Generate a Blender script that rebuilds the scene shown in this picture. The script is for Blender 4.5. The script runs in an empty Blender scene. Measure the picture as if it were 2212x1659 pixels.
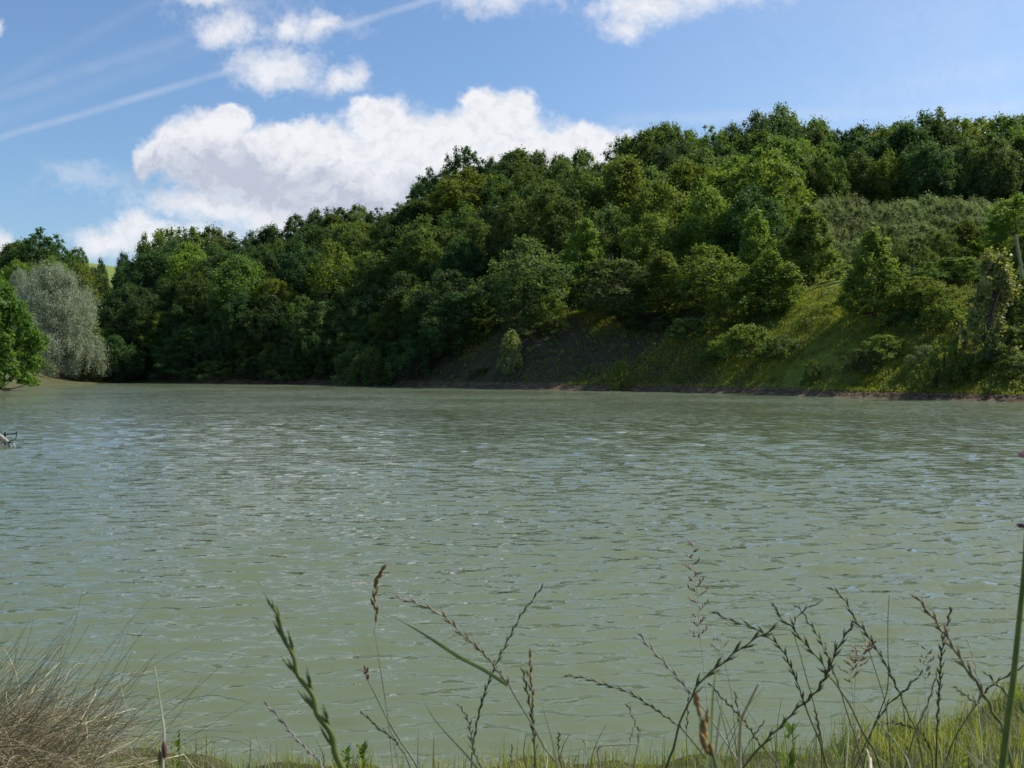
import bpy, math, random
import numpy as np
from mathutils import Vector, Matrix

# ------------------------------------------------------------------ camera, sky, sun, exposure
scene = bpy.context.scene
F = 2268.0                      # focal length in pixels of a 2212 px wide frame
PITCH = math.atan(34.5 / F)     # the horizon lies slightly above the middle of the frame
EYE = 2.2
cam_d = bpy.data.cameras.new('camera')
cam = bpy.data.objects.new('camera', cam_d)
scene.collection.objects.link(cam)
cam.location = (0, 0, EYE)
cam.rotation_euler = (math.pi / 2 - PITCH, 0, 0)
cam_d.sensor_width = 36.0
cam_d.lens = 36.0 * F / 2212.0
cam_d.clip_start = 0.05
cam_d.clip_end = 5000
cam_d.dof.use_dof = True
cam_d.dof.focus_distance = 3.2
cam_d.dof.aperture_fstop = 24.0
scene.camera = cam
scene.view_settings.view_transform = 'Standard'
scene.view_settings.look = 'None'
scene.view_settings.gamma = 1.0
scene.view_settings.exposure = 0.0
scene.cycles.max_bounces = 6
scene.cycles.transparent_max_bounces = 6
scene.cycles.sample_clamp_indirect = 4.0
scene.cycles.use_denoising = True

SUN_EL, SUN_AZ = math.radians(46), math.radians(70)     # azimuth from +Y towards +X
sun_d = bpy.data.lights.new('sun', 'SUN')
sun_d.energy = 5.0
sun_d.angle = math.radians(0.53)
sun_d.color = (1.0, 0.95, 0.86)
sun = bpy.data.objects.new('sun', sun_d)
scene.collection.objects.link(sun)
S = Vector((math.sin(SUN_AZ) * math.cos(SUN_EL), math.cos(SUN_AZ) * math.cos(SUN_EL), math.sin(SUN_EL)))
sun.rotation_euler = S.to_track_quat('Z', 'Y').to_euler()
sun.location = S * 300

world = bpy.data.worlds.new('World')
scene.world = world
world.use_nodes = True
wt = world.node_tree
wt.nodes.clear()
class NB:
    """small node-building helper"""
    def __init__(s, nt): s.nt = nt
    def n(s, t, **kw):
        nd = s.nt.nodes.new(t)
        for k, v in kw.items(): setattr(nd, k, v)
        return nd
    def put(s, sock, v):
        if isinstance(v, bpy.types.NodeSocket): s.nt.links.new(v, sock)
        elif v is not None: sock.default_value = v
    def m(s, op, a, b=None, c=None, clamp=False):
        nd = s.n('ShaderNodeMath', operation=op, use_clamp=clamp)
        for i, v in enumerate((a, b, c)):
            if v is not None: s.put(nd.inputs[i], v)
        return nd.outputs[0]
    def vm(s, op, a, b=None, c=None):
        nd = s.n('ShaderNodeVectorMath', operation=op)
        for i, v in enumerate((a, b, c)):
            if v is not None: s.put(nd.inputs[i], v)
        return nd.outputs['Value'] if op in ('LENGTH', 'DOT_PRODUCT') else nd.outputs[0]
    def noise(s, vec, scale, detail=4, rough=0.55, dist=0.0, out='Fac'):
        nd = s.n('ShaderNodeTexNoise')
        s.put(nd.inputs['Vector'], vec); nd.inputs['Scale'].default_value = scale
        nd.inputs['Detail'].default_value = detail; nd.inputs['Roughness'].default_value = rough
        nd.inputs['Distortion'].default_value = dist
        return nd.outputs[out]
    def ramp(s, fac, lo, hi, a=0.0, b=1.0, kind='SMOOTHSTEP'):
        nd = s.n('ShaderNodeMapRange', interpolation_type=kind)
        s.put(nd.inputs['Value'], fac)
        nd.inputs['From Min'].default_value = lo; nd.inputs['From Max'].default_value = hi
        nd.inputs['To Min'].default_value = a; nd.inputs['To Max'].default_value = b
        return nd.outputs[0]
    def mix(s, f, a, b):
        nd = s.n('ShaderNodeMix', data_type='RGBA')
        s.put(nd.inputs[0], f)
        for i, v in ((6, a), (7, b)):
            if isinstance(v, tuple) and len(v) == 3: v = v + (1,)
            s.put(nd.inputs[i], v)
        return nd.outputs[2]

W = NB(wt)
sky = W.n('ShaderNodeTexSky', sky_type='NISHITA', sun_disc=False, sun_elevation=SUN_EL, sun_rotation=SUN_AZ,
          altitude=100, air_density=1.0, dust_density=1.3, ozone_density=2.0)
tc = W.n('ShaderNodeTexCoord')
sep = W.n('ShaderNodeSeparateXYZ'); wt.links.new(tc.outputs['Generated'], sep.inputs[0])
yy = W.m('MAXIMUM', sep.outputs[1], 0.02)
gx = W.m('MULTIPLY', W.m('DIVIDE', sep.outputs[0], yy), F / 100.0)       # units: 100 "pixels" along a level horizon
gy = W.m('MULTIPLY', W.m('DIVIDE', sep.outputs[2], yy), F / 100.0)
cmb = W.n('ShaderNodeCombineXYZ'); W.put(cmb.inputs[0], gx); W.put(cmb.inputs[1], gy)
P0 = cmb.outputs[0]
warp = W.noise(P0, 0.9, 5, 0.6, out='Color')
warp = W.vm('SUBTRACT', warp, (0.5, 0.5, 0.5))
P1 = W.vm('MULTIPLY_ADD', warp, (1.3, 1.0, 0.0), P0)
front = W.ramp(sep.outputs[1], 0.05, 0.3)
def sky_xy(px, py): return ((px - 1106) / 100.0, (795 - py) / 100.0)
def blobs(lst, vec, start=-1.0, k=0.25):
    acc = None
    for (px, py, rx, ry) in lst:
        cx, cy = sky_xy(px, py); rx /= 100.0; ry /= 100.0
        v = W.vm('MULTIPLY_ADD', vec, (1 / rx, 1 / ry, 0), (-cx / rx, -cy / ry, 0))
        d = W.m('SUBTRACT', 1.0, W.vm('LENGTH', v))
        acc = d if acc is None else W.m('SMOOTH_MAX', acc, d, k)
    return acc
main = blobs([(455, 305, 95, 68), (400, 320, 90, 50), (505, 262, 60, 30), (640, 290, 60, 30), (1120, 235, 50, 40), (1030, 225, 40, 32), (800, 245, 50, 32), (1240, 300, 90, 40), (560, 330, 150, 60), (690, 330, 150, 62), (840, 300, 120, 88), (960, 310, 130, 80),
              (1075, 270, 105, 78), (1170, 330, 160, 70), (1330, 340, 190, 68), (1000, 400, 330, 90), (700, 400, 220, 70),
              (520, 375, 190, 50), (345, 335, 60, 42), (310, 350, 38, 40), (1450, 370, 150, 60), (780, 470, 230, 60), (1150, 430, 260, 90)], P1)
low = blobs([(460, 440, 170, 45), (600, 420, 160, 50), (300, 495, 95, 42), (240, 520, 100, 38), (400, 520, 200, 50), (520, 440, 105, 45), (640, 470, 180, 60), (-20, 540, 60, 60)], P1)
tops = blobs([(500, 75, 92, 46), (640, 60, 58, 38), (700, 65, 44, 38), (595, 150, 118, 67), (735, 172, 87, 38), (1060, -25, 218, 77), (1400, 15, 154, 58), (1540, -20, 192, 64), (1360, 65, 77, 36), (450, 0, 64, 31), (-10, 70, 38, 26)], P1)
wisp = blobs([(640, 70, 230, 55), (1330, 40, 130, 55), (690, 190, 200, 45), (420, 420, 300, 60), (170, 380, 150, 50), (520, 20, 200, 60)], P1)
n1 = W.noise(P1, 1.6, 7, 0.58)
n2 = W.noise(P0, 5.0, 6, 0.62)
n3 = W.noise(P0, 2.6, 8, 0.68)
det = W.m('ADD', W.m('ADD', W.m('MULTIPLY', W.m('SUBTRACT', n1, 0.5), 1.0), W.m('MULTIPLY', W.m('SUBTRACT', n2, 0.5), 0.5)), W.m('MULTIPLY', W.m('SUBTRACT', n3, 0.5), 0.5))
a_main = W.ramp(W.m('ADD', main, W.m('MULTIPLY', det, 0.62)), -0.14, 0.42)
a_low = W.m('MULTIPLY', W.ramp(W.m('ADD', low, W.m('MULTIPLY', det, 1.1)), -0.25, 0.75), 0.95)
a_top = W.m('MULTIPLY', W.ramp(W.m('ADD', tops, W.m('MULTIPLY', det, 1.2)), -0.1, 1.0), 0.95)
a_wisp = W.m('MULTIPLY', W.ramp(W.m('ADD', wisp, W.m('MULTIPLY', det, 1.6)), 0.1, 1.0), 0.3)
# contrails: long thin straight streaks
def trail(x0, y0, x1, y1, wd, amt, fx0, fx1):
    ax, ay = sky_xy(x0, y0); bx, by = sky_xy(x1, y1)
    L = math.hypot(bx - ax, by - ay); nx, ny = -(by - ay) / L, (bx - ax) / L
    d = W.m('ABSOLUTE', W.vm('DOT_PRODUCT', W.vm('MULTIPLY_ADD', warp, (0.10, 0.10, 0), W.vm('SUBTRACT', P0, (ax, ay, 0))), (nx, ny, 0)))
    a = W.m('MULTIPLY', W.ramp(d, 0.0, wd / 100.0, 1.0, 0.0), amt)
    a = W.m('MULTIPLY', a, W.ramp(gx, (fx0 - 1106) / 100.0 - 0.6, (fx0 - 1106) / 100.0))
    return W.m('MULTIPLY', a, W.ramp(gx, (fx1 - 1106) / 100.0 - 0.4, (fx1 - 1106) / 100.0 + 0.2, 1.0, 0.0))
nm = W.ramp(W.noise(P0, 1.1, 4, 0.6), 0.25, 0.7, 0.45, 1.0)
trails = [trail(0, 300, 520, 150, 13, 0.22, -300, 520), trail(700, 75, 930, 5, 13, 0.26, 690, 1000), trail(0, 212, 330, 110, 26, 0.11, -300, 420),
          trail(0, 185, 330, 10, 22, 0.06, -300, 500), trail(0, 260, 560, 60, 30, 0.06, -300, 600), trail(1350, 262, 2212, 235, 26, 0.16, 1350, 2600),
          trail(1900, 205, 2300, 120, 45, 0.10, 1850, 2800)]
a_tr = None
for t_ in trails: a_tr = t_ if a_tr is None else W.m('MAXIMUM', a_tr, t_)
a_tr = W.m('MULTIPLY', a_tr, nm)
a_veil = W.m('MULTIPLY', W.m('MULTIPLY', W.ramp(gx, -1.0, 12.0), W.ramp(W.noise(P0, 0.35, 4, 0.55), 0.25, 0.75, 0.6, 1.2)), 0.17)
alpha = a_main
for a_ in (a_low, a_top, a_wisp, a_tr, a_veil):
    alpha = W.m('SUBTRACT', 1.0, W.m('MULTIPLY', W.m('SUBTRACT', 1.0, alpha), W.m('SUBTRACT', 1.0, a_)))
alpha = W.m('MULTIPLY', alpha, front)
# scattered cumulus for the half of the sky behind the viewer
back = W.ramp(W.noise(tc.outputs['Generated'], 2.2, 7, 0.6), 0.56, 0.66, 0.0, 0.85)
back = W.m('MULTIPLY', back, W.ramp(sep.outputs[1], -0.05, -0.25))
back = W.m('MULTIPLY', back, W.ramp(sep.outputs[2], 0.02, 0.2))
alpha = W.m('MAXIMUM', alpha, back)
# grey undersides
gloom = blobs([(470, 372, 150, 52), (600, 395, 150, 40), (330, 375, 60, 40), (770, 458, 150, 42), (660, 425, 120, 30), (900, 445, 140, 36), (980, 400, 120, 30)], P1, k=0.4)
gl = W.ramp(W.m('ADD', gloom, W.m('MULTIPLY', det, 0.8)), -0.7, 0.75)
soft = W.noise(P1, 2.4, 4, 0.5)
gl = W.m('MULTIPLY', gl, W.ramp(W.noise(P1, 1.5, 6, 0.6), 0.3, 0.7, 0.7, 1.15))
gl = W.m('ADD', gl, W.ramp(W.noise(P1, 3.2, 6, 0.6), 0.42, 0.72, 0.0, 0.38), clamp=True)
cloud_c = W.mix(gl, (8.9, 9.0, 9.4), (5.2, 5.7, 6.9))
skyc = W.mix(0.0, sky.outputs[0], sky.outputs[0])
tint = W.n('ShaderNodeMix', data_type='RGBA', blend_type='MULTIPLY'); tint.inputs[0].default_value = 1.0
wt.links.new(skyc, tint.inputs[6]); tint.inputs[7].default_value = (1.10, 1.31, 1.50, 1)
SKY_TINT = tint
col = W.mix(alpha, tint.outputs[2], cloud_c)
bg = W.n('ShaderNodeBackground'); wt.links.new(col, bg.inputs[0]); bg.inputs[1].default_value = 0.10
wo = W.n('ShaderNodeOutputWorld'); wt.links.new(bg.outputs[0], wo.inputs[0])
world.cycles.sampling_method = 'MANUAL'
world.cycles.sample_map_resolution = 512

# ------------------------------------------------------------------ helpers
COL = scene.collection
rng = np.random.default_rng(7)
CP, SP = math.cos(PITCH), math.sin(PITCH)
def ray(px, py):
    a = (px - 1106.0) / F; b = -(py - 829.5) / F
    return np.array((a, CP + b * SP, -SP + b * CP))
def at(px, py, Y):
    r = ray(px, py); return np.array((0, 0, EYE)) + r * (Y / r[1])

def tag(o, label=None, cat=None, group=None, kind=None):
    if label: o['label'] = label
    if cat: o['category'] = cat
    if group: o['group'] = group
    if kind: o['kind'] = kind
    return o
def mesh_np(name, V, Q=None, T=None, smooth=False):
    me = bpy.data.meshes.new(name)
    V = np.asarray(V, np.float32)
    loops, starts = [], []; p = 0
    if Q is not None and len(Q):
        Q = np.asarray(Q, np.int32); loops.append(Q.ravel()); starts.append(np.arange(len(Q)) * 4); p = Q.size
    if T is not None and len(T):
        T = np.asarray(T, np.int32); loops.append(T.ravel()); starts.append(p + np.arange(len(T)) * 3)
    loops = np.concatenate(loops); starts = np.concatenate(starts)
    me.vertices.add(len(V)); me.vertices.foreach_set('co', V.ravel())
    me.loops.add(len(loops)); me.loops.foreach_set('vertex_index', loops)
    me.polygons.add(len(starts)); me.polygons.foreach_set('loop_start', starts.astype(np.int32))
    me.update(calc_edges=True)
    if smooth: me.polygons.foreach_set('use_smooth', np.ones(len(starts), bool))
    return me
def link(name, me, mat=None, parent=None, loc=None):
    o = bpy.data.objects.new(name, me); COL.objects.link(o)
    if mat is not None and me is not None:
        if not me.materials: me.materials.append(mat)
    if parent is not None: o.parent = parent
    if loc is not None: o.location = loc
    return o
def empty(name, loc=(0, 0, 0)):
    o = bpy.data.objects.new(name, None); COL.objects.link(o); o.location = loc; o.empty_display_size = 0.2
    return o
class MB:
    def __init__(s): s.V = []; s.Q = []; s.T = []; s.n = 0
    def add(s, V, Q=None, T=None):
        V = np.asarray(V, float)
        if Q is not None and len(Q): s.Q.append(np.asarray(Q) + s.n)
        if T is not None and len(T): s.T.append(np.asarray(T) + s.n)
        s.V.append(V); s.n += len(V)
    def tube(s, pts, rad, n=6, cap=True):
        pts = np.asarray(pts, float); m = len(pts)
        rad = np.full(m, rad) if np.isscalar(rad) else np.asarray(rad, float)
        tg = np.gradient(pts, axis=0); tg /= np.linalg.norm(tg, axis=1)[:, None] + 1e-12
        ref = np.array((0.31, 0.9, 0.2)) if abs(tg[0][1]) < 0.9 else np.array((1.0, 0, 0))
        A = np.cross(tg, ref); A /= np.linalg.norm(A, axis=1)[:, None] + 1e-12
        B = np.cross(tg, A)
        th = np.arange(n) * 2 * np.pi / n
        V = pts[:, None, :] + rad[:, None, None] * (np.cos(th)[None, :, None] * A[:, None, :] + np.sin(th)[None, :, None] * B[:, None, :])
        idx = np.arange(m * n).reshape(m, n); nx = np.roll(idx, -1, axis=1)
        Q = np.stack([idx[:-1], nx[:-1], nx[1:], idx[1:]], -1).reshape(-1, 4)
        s.add(V.reshape(-1, 3), Q)
    def blade(s, pts, wid, side):
        """flat ribbon with a slight fold along a polyline"""
        pts = np.asarray(pts, float); m = len(pts); wid = np.asarray(wid, float)[:, None]
        side = np.asarray(side, float); side = side / (np.linalg.norm(side) + 1e-9)
        tg = np.gradient(pts, axis=0); nn = np.cross(tg, side); nn /= np.linalg.norm(nn, axis=1)[:, None] + 1e-12
        L = pts - side * wid + nn * wid * 0.45; R = pts + side * wid + nn * wid * 0.45
        V = np.concatenate([L, pts, R]); i = np.arange(m - 1)
        Q = np.concatenate([np.stack([i, i + m, i + m + 1, i + 1], -1), np.stack([i + m, i + 2 * m, i + 2 * m + 1, i + m + 1], -1)])
        s.add(V, Q)
    def mesh(s, name, smooth=False):
        return mesh_np(name, np.concatenate(s.V), np.concatenate(s.Q) if s.Q else None, np.concatenate(s.T) if s.T else None, smooth)
def unit(v): return v / (np.linalg.norm(v, axis=-1, keepdims=True) + 1e-12)
def leaf_quads(C, N, L, Wd, tip=None, r=rng):
    """one folded diamond leaf per centre"""
    n = len(C)
    t = r.normal(size=(n, 3)) if tip is None else tip + r.normal(size=(n, 3)) * 0.35
    a = unit(t - N * np.sum(t * N, 1, keepdims=True)); b = np.cross(N, a)
    L = np.asarray(L).reshape(-1, 1) * np.ones((n, 1)); Wd = np.asarray(Wd).reshape(-1, 1) * np.ones((n, 1))
    V = np.stack([C - a * L, C + b * Wd + N * Wd * 0.3 - a * L * 0.1, C + a * L, C - b * Wd + N * Wd * 0.3 - a * L * 0.1], 1).reshape(-1, 3)
    return V, np.arange(4 * n).reshape(n, 4)
def smooth_line(P, k=6):
    """Catmull-Rom through 3-D points"""
    P = np.asarray(P, float)
    Q = np.vstack([2 * P[0] - P[1], P, 2 * P[-1] - P[-2]]); out = []
    for i in range(1, len(Q) - 2):
        t = np.linspace(0, 1, k, endpoint=False)[:, None]
        out.append(0.5 * ((2 * Q[i]) + (-Q[i-1] + Q[i+1]) * t + (2*Q[i-1] - 5*Q[i] + 4*Q[i+1] - Q[i+2]) * t**2 + (-Q[i-1] + 3*Q[i] - 3*Q[i+1] + Q[i+2]) * t**3))
    out.append(P[-1:]); return np.vstack(out)

# ------------------------------------------------------------------ materials
def mat_new(name):
    m = bpy.data.materials.new(name); m.use_nodes = True; m.node_tree.nodes.clear(); return m, NB(m.node_tree)
def leaf_mat(name, c1, c2, trans=0.45, tcol=None, rough=0.55, gloss=0.22, scale=0.35, var=0.25):
    m, B = mat_new(name)
    tcd = B.n('ShaderNodeTexCoord'); oi = B.n('ShaderNodeObjectInfo'); geo = B.n('ShaderNodeNewGeometry')
    n = B.noise(tcd.outputs['Object'], scale, 3, 0.6)
    f = B.m('ADD', B.ramp(n, 0.3, 0.7, 0.0, 0.75), B.m('MULTIPLY', geo.outputs['Random Per Island'], 0.25), clamp=True)
    c = B.mix(f, c1, c2)
    hsv = B.n('ShaderNodeHueSaturation')
    B.put(hsv.inputs['Color'], c)
    B.put(hsv.inputs['Hue'], B.m('ADD', 0.474, B.m('MULTIPLY', oi.outputs['Random'], 0.028)))
    B.put(hsv.inputs['Value'], B.ramp(oi.outputs['Random'], 0, 1, 1 - var, 1 + var, 'LINEAR'))
    pb = B.n('ShaderNodeBsdfPrincipled'); B.put(pb.inputs['Base Color'], hsv.outputs[0])
    pb.inputs['Roughness'].default_value = rough; pb.inputs['Specular IOR Level'].default_value = gloss
    tr = B.n('ShaderNodeBsdfTranslucent')
    tm = B.n('ShaderNodeMix', data_type='RGBA', blend_type='MULTIPLY'); tm.inputs[0].default_value = 1
    B.put(tm.inputs[6], hsv.outputs[0]); tm.inputs[7].default_value = (tcol or (1.7, 1.6, 0.6)) + (1,)
    B.put(tr.inputs[0], tm.outputs[2])
    mx = B.n('ShaderNodeMixShader'); mx.inputs[0].default_value = trans
    B.put(mx.inputs[1], pb.outputs[0]); B.put(mx.inputs[2], tr.outputs[0])
    out = B.n('ShaderNodeOutputMaterial'); B.put(out.inputs[0], mx.outputs[0]); return m
def plain_mat(name, c1, c2, scale=8.0, rough=0.85, spec=0.3, bump=0.0, trans=0.0, stretch=None):
    m, B = mat_new(name)
    tcd = B.n('ShaderNodeTexCoord'); v = tcd.outputs['Object']
    if stretch: v = B.vm('MULTIPLY', v, stretch)
    n = B.noise(v, scale, 5, 0.62)
    pb = B.n('ShaderNodeBsdfPrincipled'); c = B.mix(B.ramp(n, 0.3, 0.7), c1, c2); B.put(pb.inputs['Base Color'], c)
    pb.inputs['Roughness'].default_value = rough; pb.inputs['Specular IOR Level'].default_value = spec
    if bump:
        bp = B.n('ShaderNodeBump'); bp.inputs['Strength'].default_value = bump; bp.inputs['Distance'].default_value = 0.03
        B.put(bp.inputs['Height'], n); B.put(pb.inputs['Normal'], bp.outputs[0])
    sh = pb.outputs[0]
    if trans:
        tr = B.n('ShaderNodeBsdfTranslucent'); B.put(tr.inputs[0], c)
        mx = B.n('ShaderNodeMixShader'); mx.inputs[0].default_value = trans
        B.put(mx.inputs[1], sh); B.put(mx.inputs[2], tr.outputs[0]); sh = mx.outputs[0]
    out = B.n('ShaderNodeOutputMaterial'); B.put(out.inputs[0], sh); return m

M = dict(
    oak=leaf_mat('oak_leaves', (0.065, 0.124, 0.034), (0.126, 0.201, 0.052)),
    darkoak=leaf_mat('dark_oak_leaves', (0.034, 0.080, 0.030), (0.070, 0.128, 0.044)),
    olive=leaf_mat('olive_oak_leaves', (0.072, 0.126, 0.044), (0.124, 0.181, 0.064)),
    bright=leaf_mat('young_tree_leaves', (0.095, 0.165, 0.034), (0.175, 0.260, 0.052)),
    yellow=leaf_mat('yellow_green_leaves', (0.105, 0.175, 0.030), (0.170, 0.245, 0.045)),
    maple=leaf_mat('broad_leaves', (0.066, 0.145, 0.026), (0.112, 0.205, 0.040), var=0.05),
    willow=leaf_mat('silver_leaves', (0.261, 0.328, 0.206), (0.400, 0.463, 0.325), trans=0.3, tcol=(1.1, 1.1, 0.8), gloss=0.2, var=0.05),
    thicket=leaf_mat('grey_green_leaves', (0.184, 0.254, 0.100), (0.281, 0.351, 0.150), trans=0.35, tcol=(1.2, 1.2, 0.7)),
    poplar=leaf_mat('poplar_leaves', (0.150, 0.200, 0.060), (0.250, 0.300, 0.110), trans=0.4, gloss=0.5, var=0.1),
    bark=plain_mat('bark', (0.05, 0.04, 0.03), (0.13, 0.11, 0.085), 3.0, 0.95, 0.1),
    palebark=plain_mat('pale_bark', (0.26, 0.24, 0.21), (0.42, 0.40, 0.35), 3.0, 0.95, 0.1),
    greybark=plain_mat('grey_bark', (0.10, 0.09, 0.08), (0.22, 0.20, 0.17), 3.0, 0.95, 0.1),
)

# ------------------------------------------------------------------ ground, hills, water
SH_U = np.array([(-1.5, 10), (-0.8, 20), (-0.60, 30), (-0.56, 45), (-0.52, 80), (-0.488, 98), (-0.4436, 128), (-0.3907, 152), (-0.355, 158),
                 (-0.311, 152), (-0.245, 146), (-0.157, 138), (-0.113, 131), (-0.047, 116), (0.02, 107), (0.13, 99.0), (0.174, 94),
                 (0.253, 86), (0.306, 79), (0.40, 72.7), (0.488, 67.4)] + [(u, 100.3 / (1 + u)) for u in (0.6, 0.8, 1.2, 2, 4, 9)])
# crest height of the ground per direction
CR_U = np.array([(-1.5, 6), (-0.6, 9), (-0.488, 12), (-0.44, 14), (-0.39, 12), (-0.355, 11), (-0.311, 13), (-0.245, 16), (-0.18, 21), (-0.113, 23),
                 (-0.047, 28), (0.02, 29), (0.13, 32), (0.253, 31), (0.306, 30), (0.488, 30), (1.0, 30), (9, 28)])
def smooth_noise(x, y, s, seed=0):
    r = np.random.default_rng(seed); out = 0
    for k in range(6):
        a = r.uniform(0, 2 * np.pi); f = s * (0.6 + 1.0 * r.random()) ; ph = r.uniform(0, 6.28)
        out = out + np.sin((x * np.cos(a) + y * np.sin(a)) * f + ph)
    return out / 6
def shore(u): return np.interp(u, SH_U[:, 0], SH_U[:, 1])
def H(x, y):
    x = np.asarray(x, float); y = np.asarray(y, float)
    ys = np.maximum(y, 1.0); u = x / ys
    o = (ys - shore(u)) / np.sqrt(1 + 0.2 * u * u) + 0.5 * smooth_noise(x, y, 0.35, 3)
    g = np.interp(u, CR_U[:, 0], CR_U[:, 1])
    oc = np.maximum(190 - shore(u), 70)
    w = np.clip((u + 0.40) / 0.06, 0, 1)            # flat spit on the left, banked slope elsewhere
    t = np.clip((o - 30) / (oc - 30), 0, 1)
    hi = np.where(o < 30, np.interp(o, [-30, 0, 0.25, 1.6, 2.6, 8, 16, 30], [-4, 0, 0.34, 0.62, 1.15, 4.4, 8.1, 11.2]), 11.2 + (g - 11.2) * t)
    lo = np.where(o < 30, np.interp(o, [-30, 0, 1.6, 8, 16, 30], [-3, 0, 0.14, 0.30, 0.9, 3.0]), 3.0 + (g - 3.0) * t)
    z = w * hi + (1 - w) * lo
    amp = np.clip(o / 8, 0, 1)
    z = z + amp * (0.35 * smooth_noise(x, y, 0.5, 5) + 0.8 * smooth_noise(x, y, 0.1, 6))
    z = z + np.clip((o - oc) / 150, 0, 1) * 4
    return z
def grid(xs, ys, zf, name):
    X, Y = np.meshgrid(xs, ys); Z = zf(X, Y); V = np.stack([X, Y, Z], -1).reshape(-1, 3)
    n, m = X.shape; idx = np.arange(n * m).reshape(n, m)
    Q = np.stack([idx[:-1, :-1], idx[:-1, 1:], idx[1:, 1:], idx[1:, :-1]], -1).reshape(-1, 4)
    return mesh_np(name, V, Q, smooth=True)
def ground_mat():
    m, B = mat_new('hillside_ground')
    g = B.n('ShaderNodeNewGeometry'); sp = B.n('ShaderNodeSeparateXYZ'); B.put(sp.inputs[0], g.outputs['Position'])
    pos = g.outputs['Position']
    n = B.noise(pos, 0.22, 5, 0.6); n2 = B.noise(pos, 1.7, 5, 0.65); n3 = B.noise(pos, 0.9, 6, 0.7)
    grass = B.mix(B.ramp(n2, 0.3, 0.7), (0.110, 0.160, 0.020), (0.220, 0.250, 0.036))
    grass = B.mix(B.ramp(sp.outputs[0], -46.0, -38.0, 1.0, 0.0), grass, B.mix(n2, (0.07, 0.085, 0.03), (0.15, 0.14, 0.07)))
    dry = B.mix(B.ramp(n3, 0.3, 0.7), (0.040, 0.042, 0.022), (0.080, 0.074, 0.036))
    # bare earth is commoner on the western bank
    west = B.ramp(sp.outputs[0], 14.0, 24.0, 0.34, -0.06)
    west = B.m('MULTIPLY', west, B.ramp(sp.outputs[0], -46.0, -38.0, -1.0, 1.0))
    soil = B.ramp(B.m('ADD', n, west), 0.50, 0.66)
    c = B.mix(soil, grass, dry)
    n4 = B.noise(B.vm('MULTIPLY', pos, (1, 1, 3)), 1.3, 6, 0.7)
    mud = B.mix(B.ramp(n4, 0.38, 0.72), (0.090, 0.064, 0.036), (0.27, 0.20, 0.125))
    lft = B.ramp(sp.outputs[0], -48.0, -40.0, 0.75, 0.0)
    c = B.mix(B.ramp(B.m('ADD', B.m('ADD', sp.outputs[2], lft), B.m('MULTIPLY', B.m('SUBTRACT', n2, 0.5), 2.0)), 0.50, 0.80), mud, c)
    pb = B.n('ShaderNodeBsdfPrincipled'); B.put(pb.inputs['Base Color'], c); pb.inputs['Roughness'].default_value = 0.95
    pb.inputs['Specular IOR Level'].default_value = 0.15
    bp = B.n('ShaderNodeBump'); bp.inputs['Strength'].default_value = 0.9; bp.inputs['Distance'].default_value = 0.5
    B.put(bp.inputs['Height'], B.noise(pos, 1.5, 8, 0.7)); B.put(pb.inputs['Normal'], bp.outputs[0])
    out = B.n('ShaderNodeOutputMaterial'); B.put(out.inputs[0], pb.outputs[0]); return m
xs = np.concatenate([np.arange(-260, -80, 4.0), np.arange(-80, 60, 0.8), np.arange(60, 300, 3.0)])
ys = np.concatenate([np.arange(14, 60, 1.5), np.arange(60, 175, 0.8), np.arange(175, 420, 4.0)])
hill = link('terrain', grid(xs, ys, H, 'terrain'), ground_mat()); tag(hill, kind='structure')

def far_hill(X, Y):
    c = np.exp(-((X + 330) / 260.0) ** 2) * 66 + 6
    return c * np.clip((Y - 420) / 220.0, 0, 1) ** 0.8 + smooth_noise(X, Y, 0.01, 9) * 2
fm = plain_mat('meadow_hill', (0.19, 0.23, 0.06), (0.25, 0.28, 0.09), 0.02, 0.95, 0.1)
tag(link('hills', grid(np.arange(-1200, 1200, 20.0), np.arange(405, 1300, 20.0), far_hill, 'hills'), fm), kind='structure')

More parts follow.
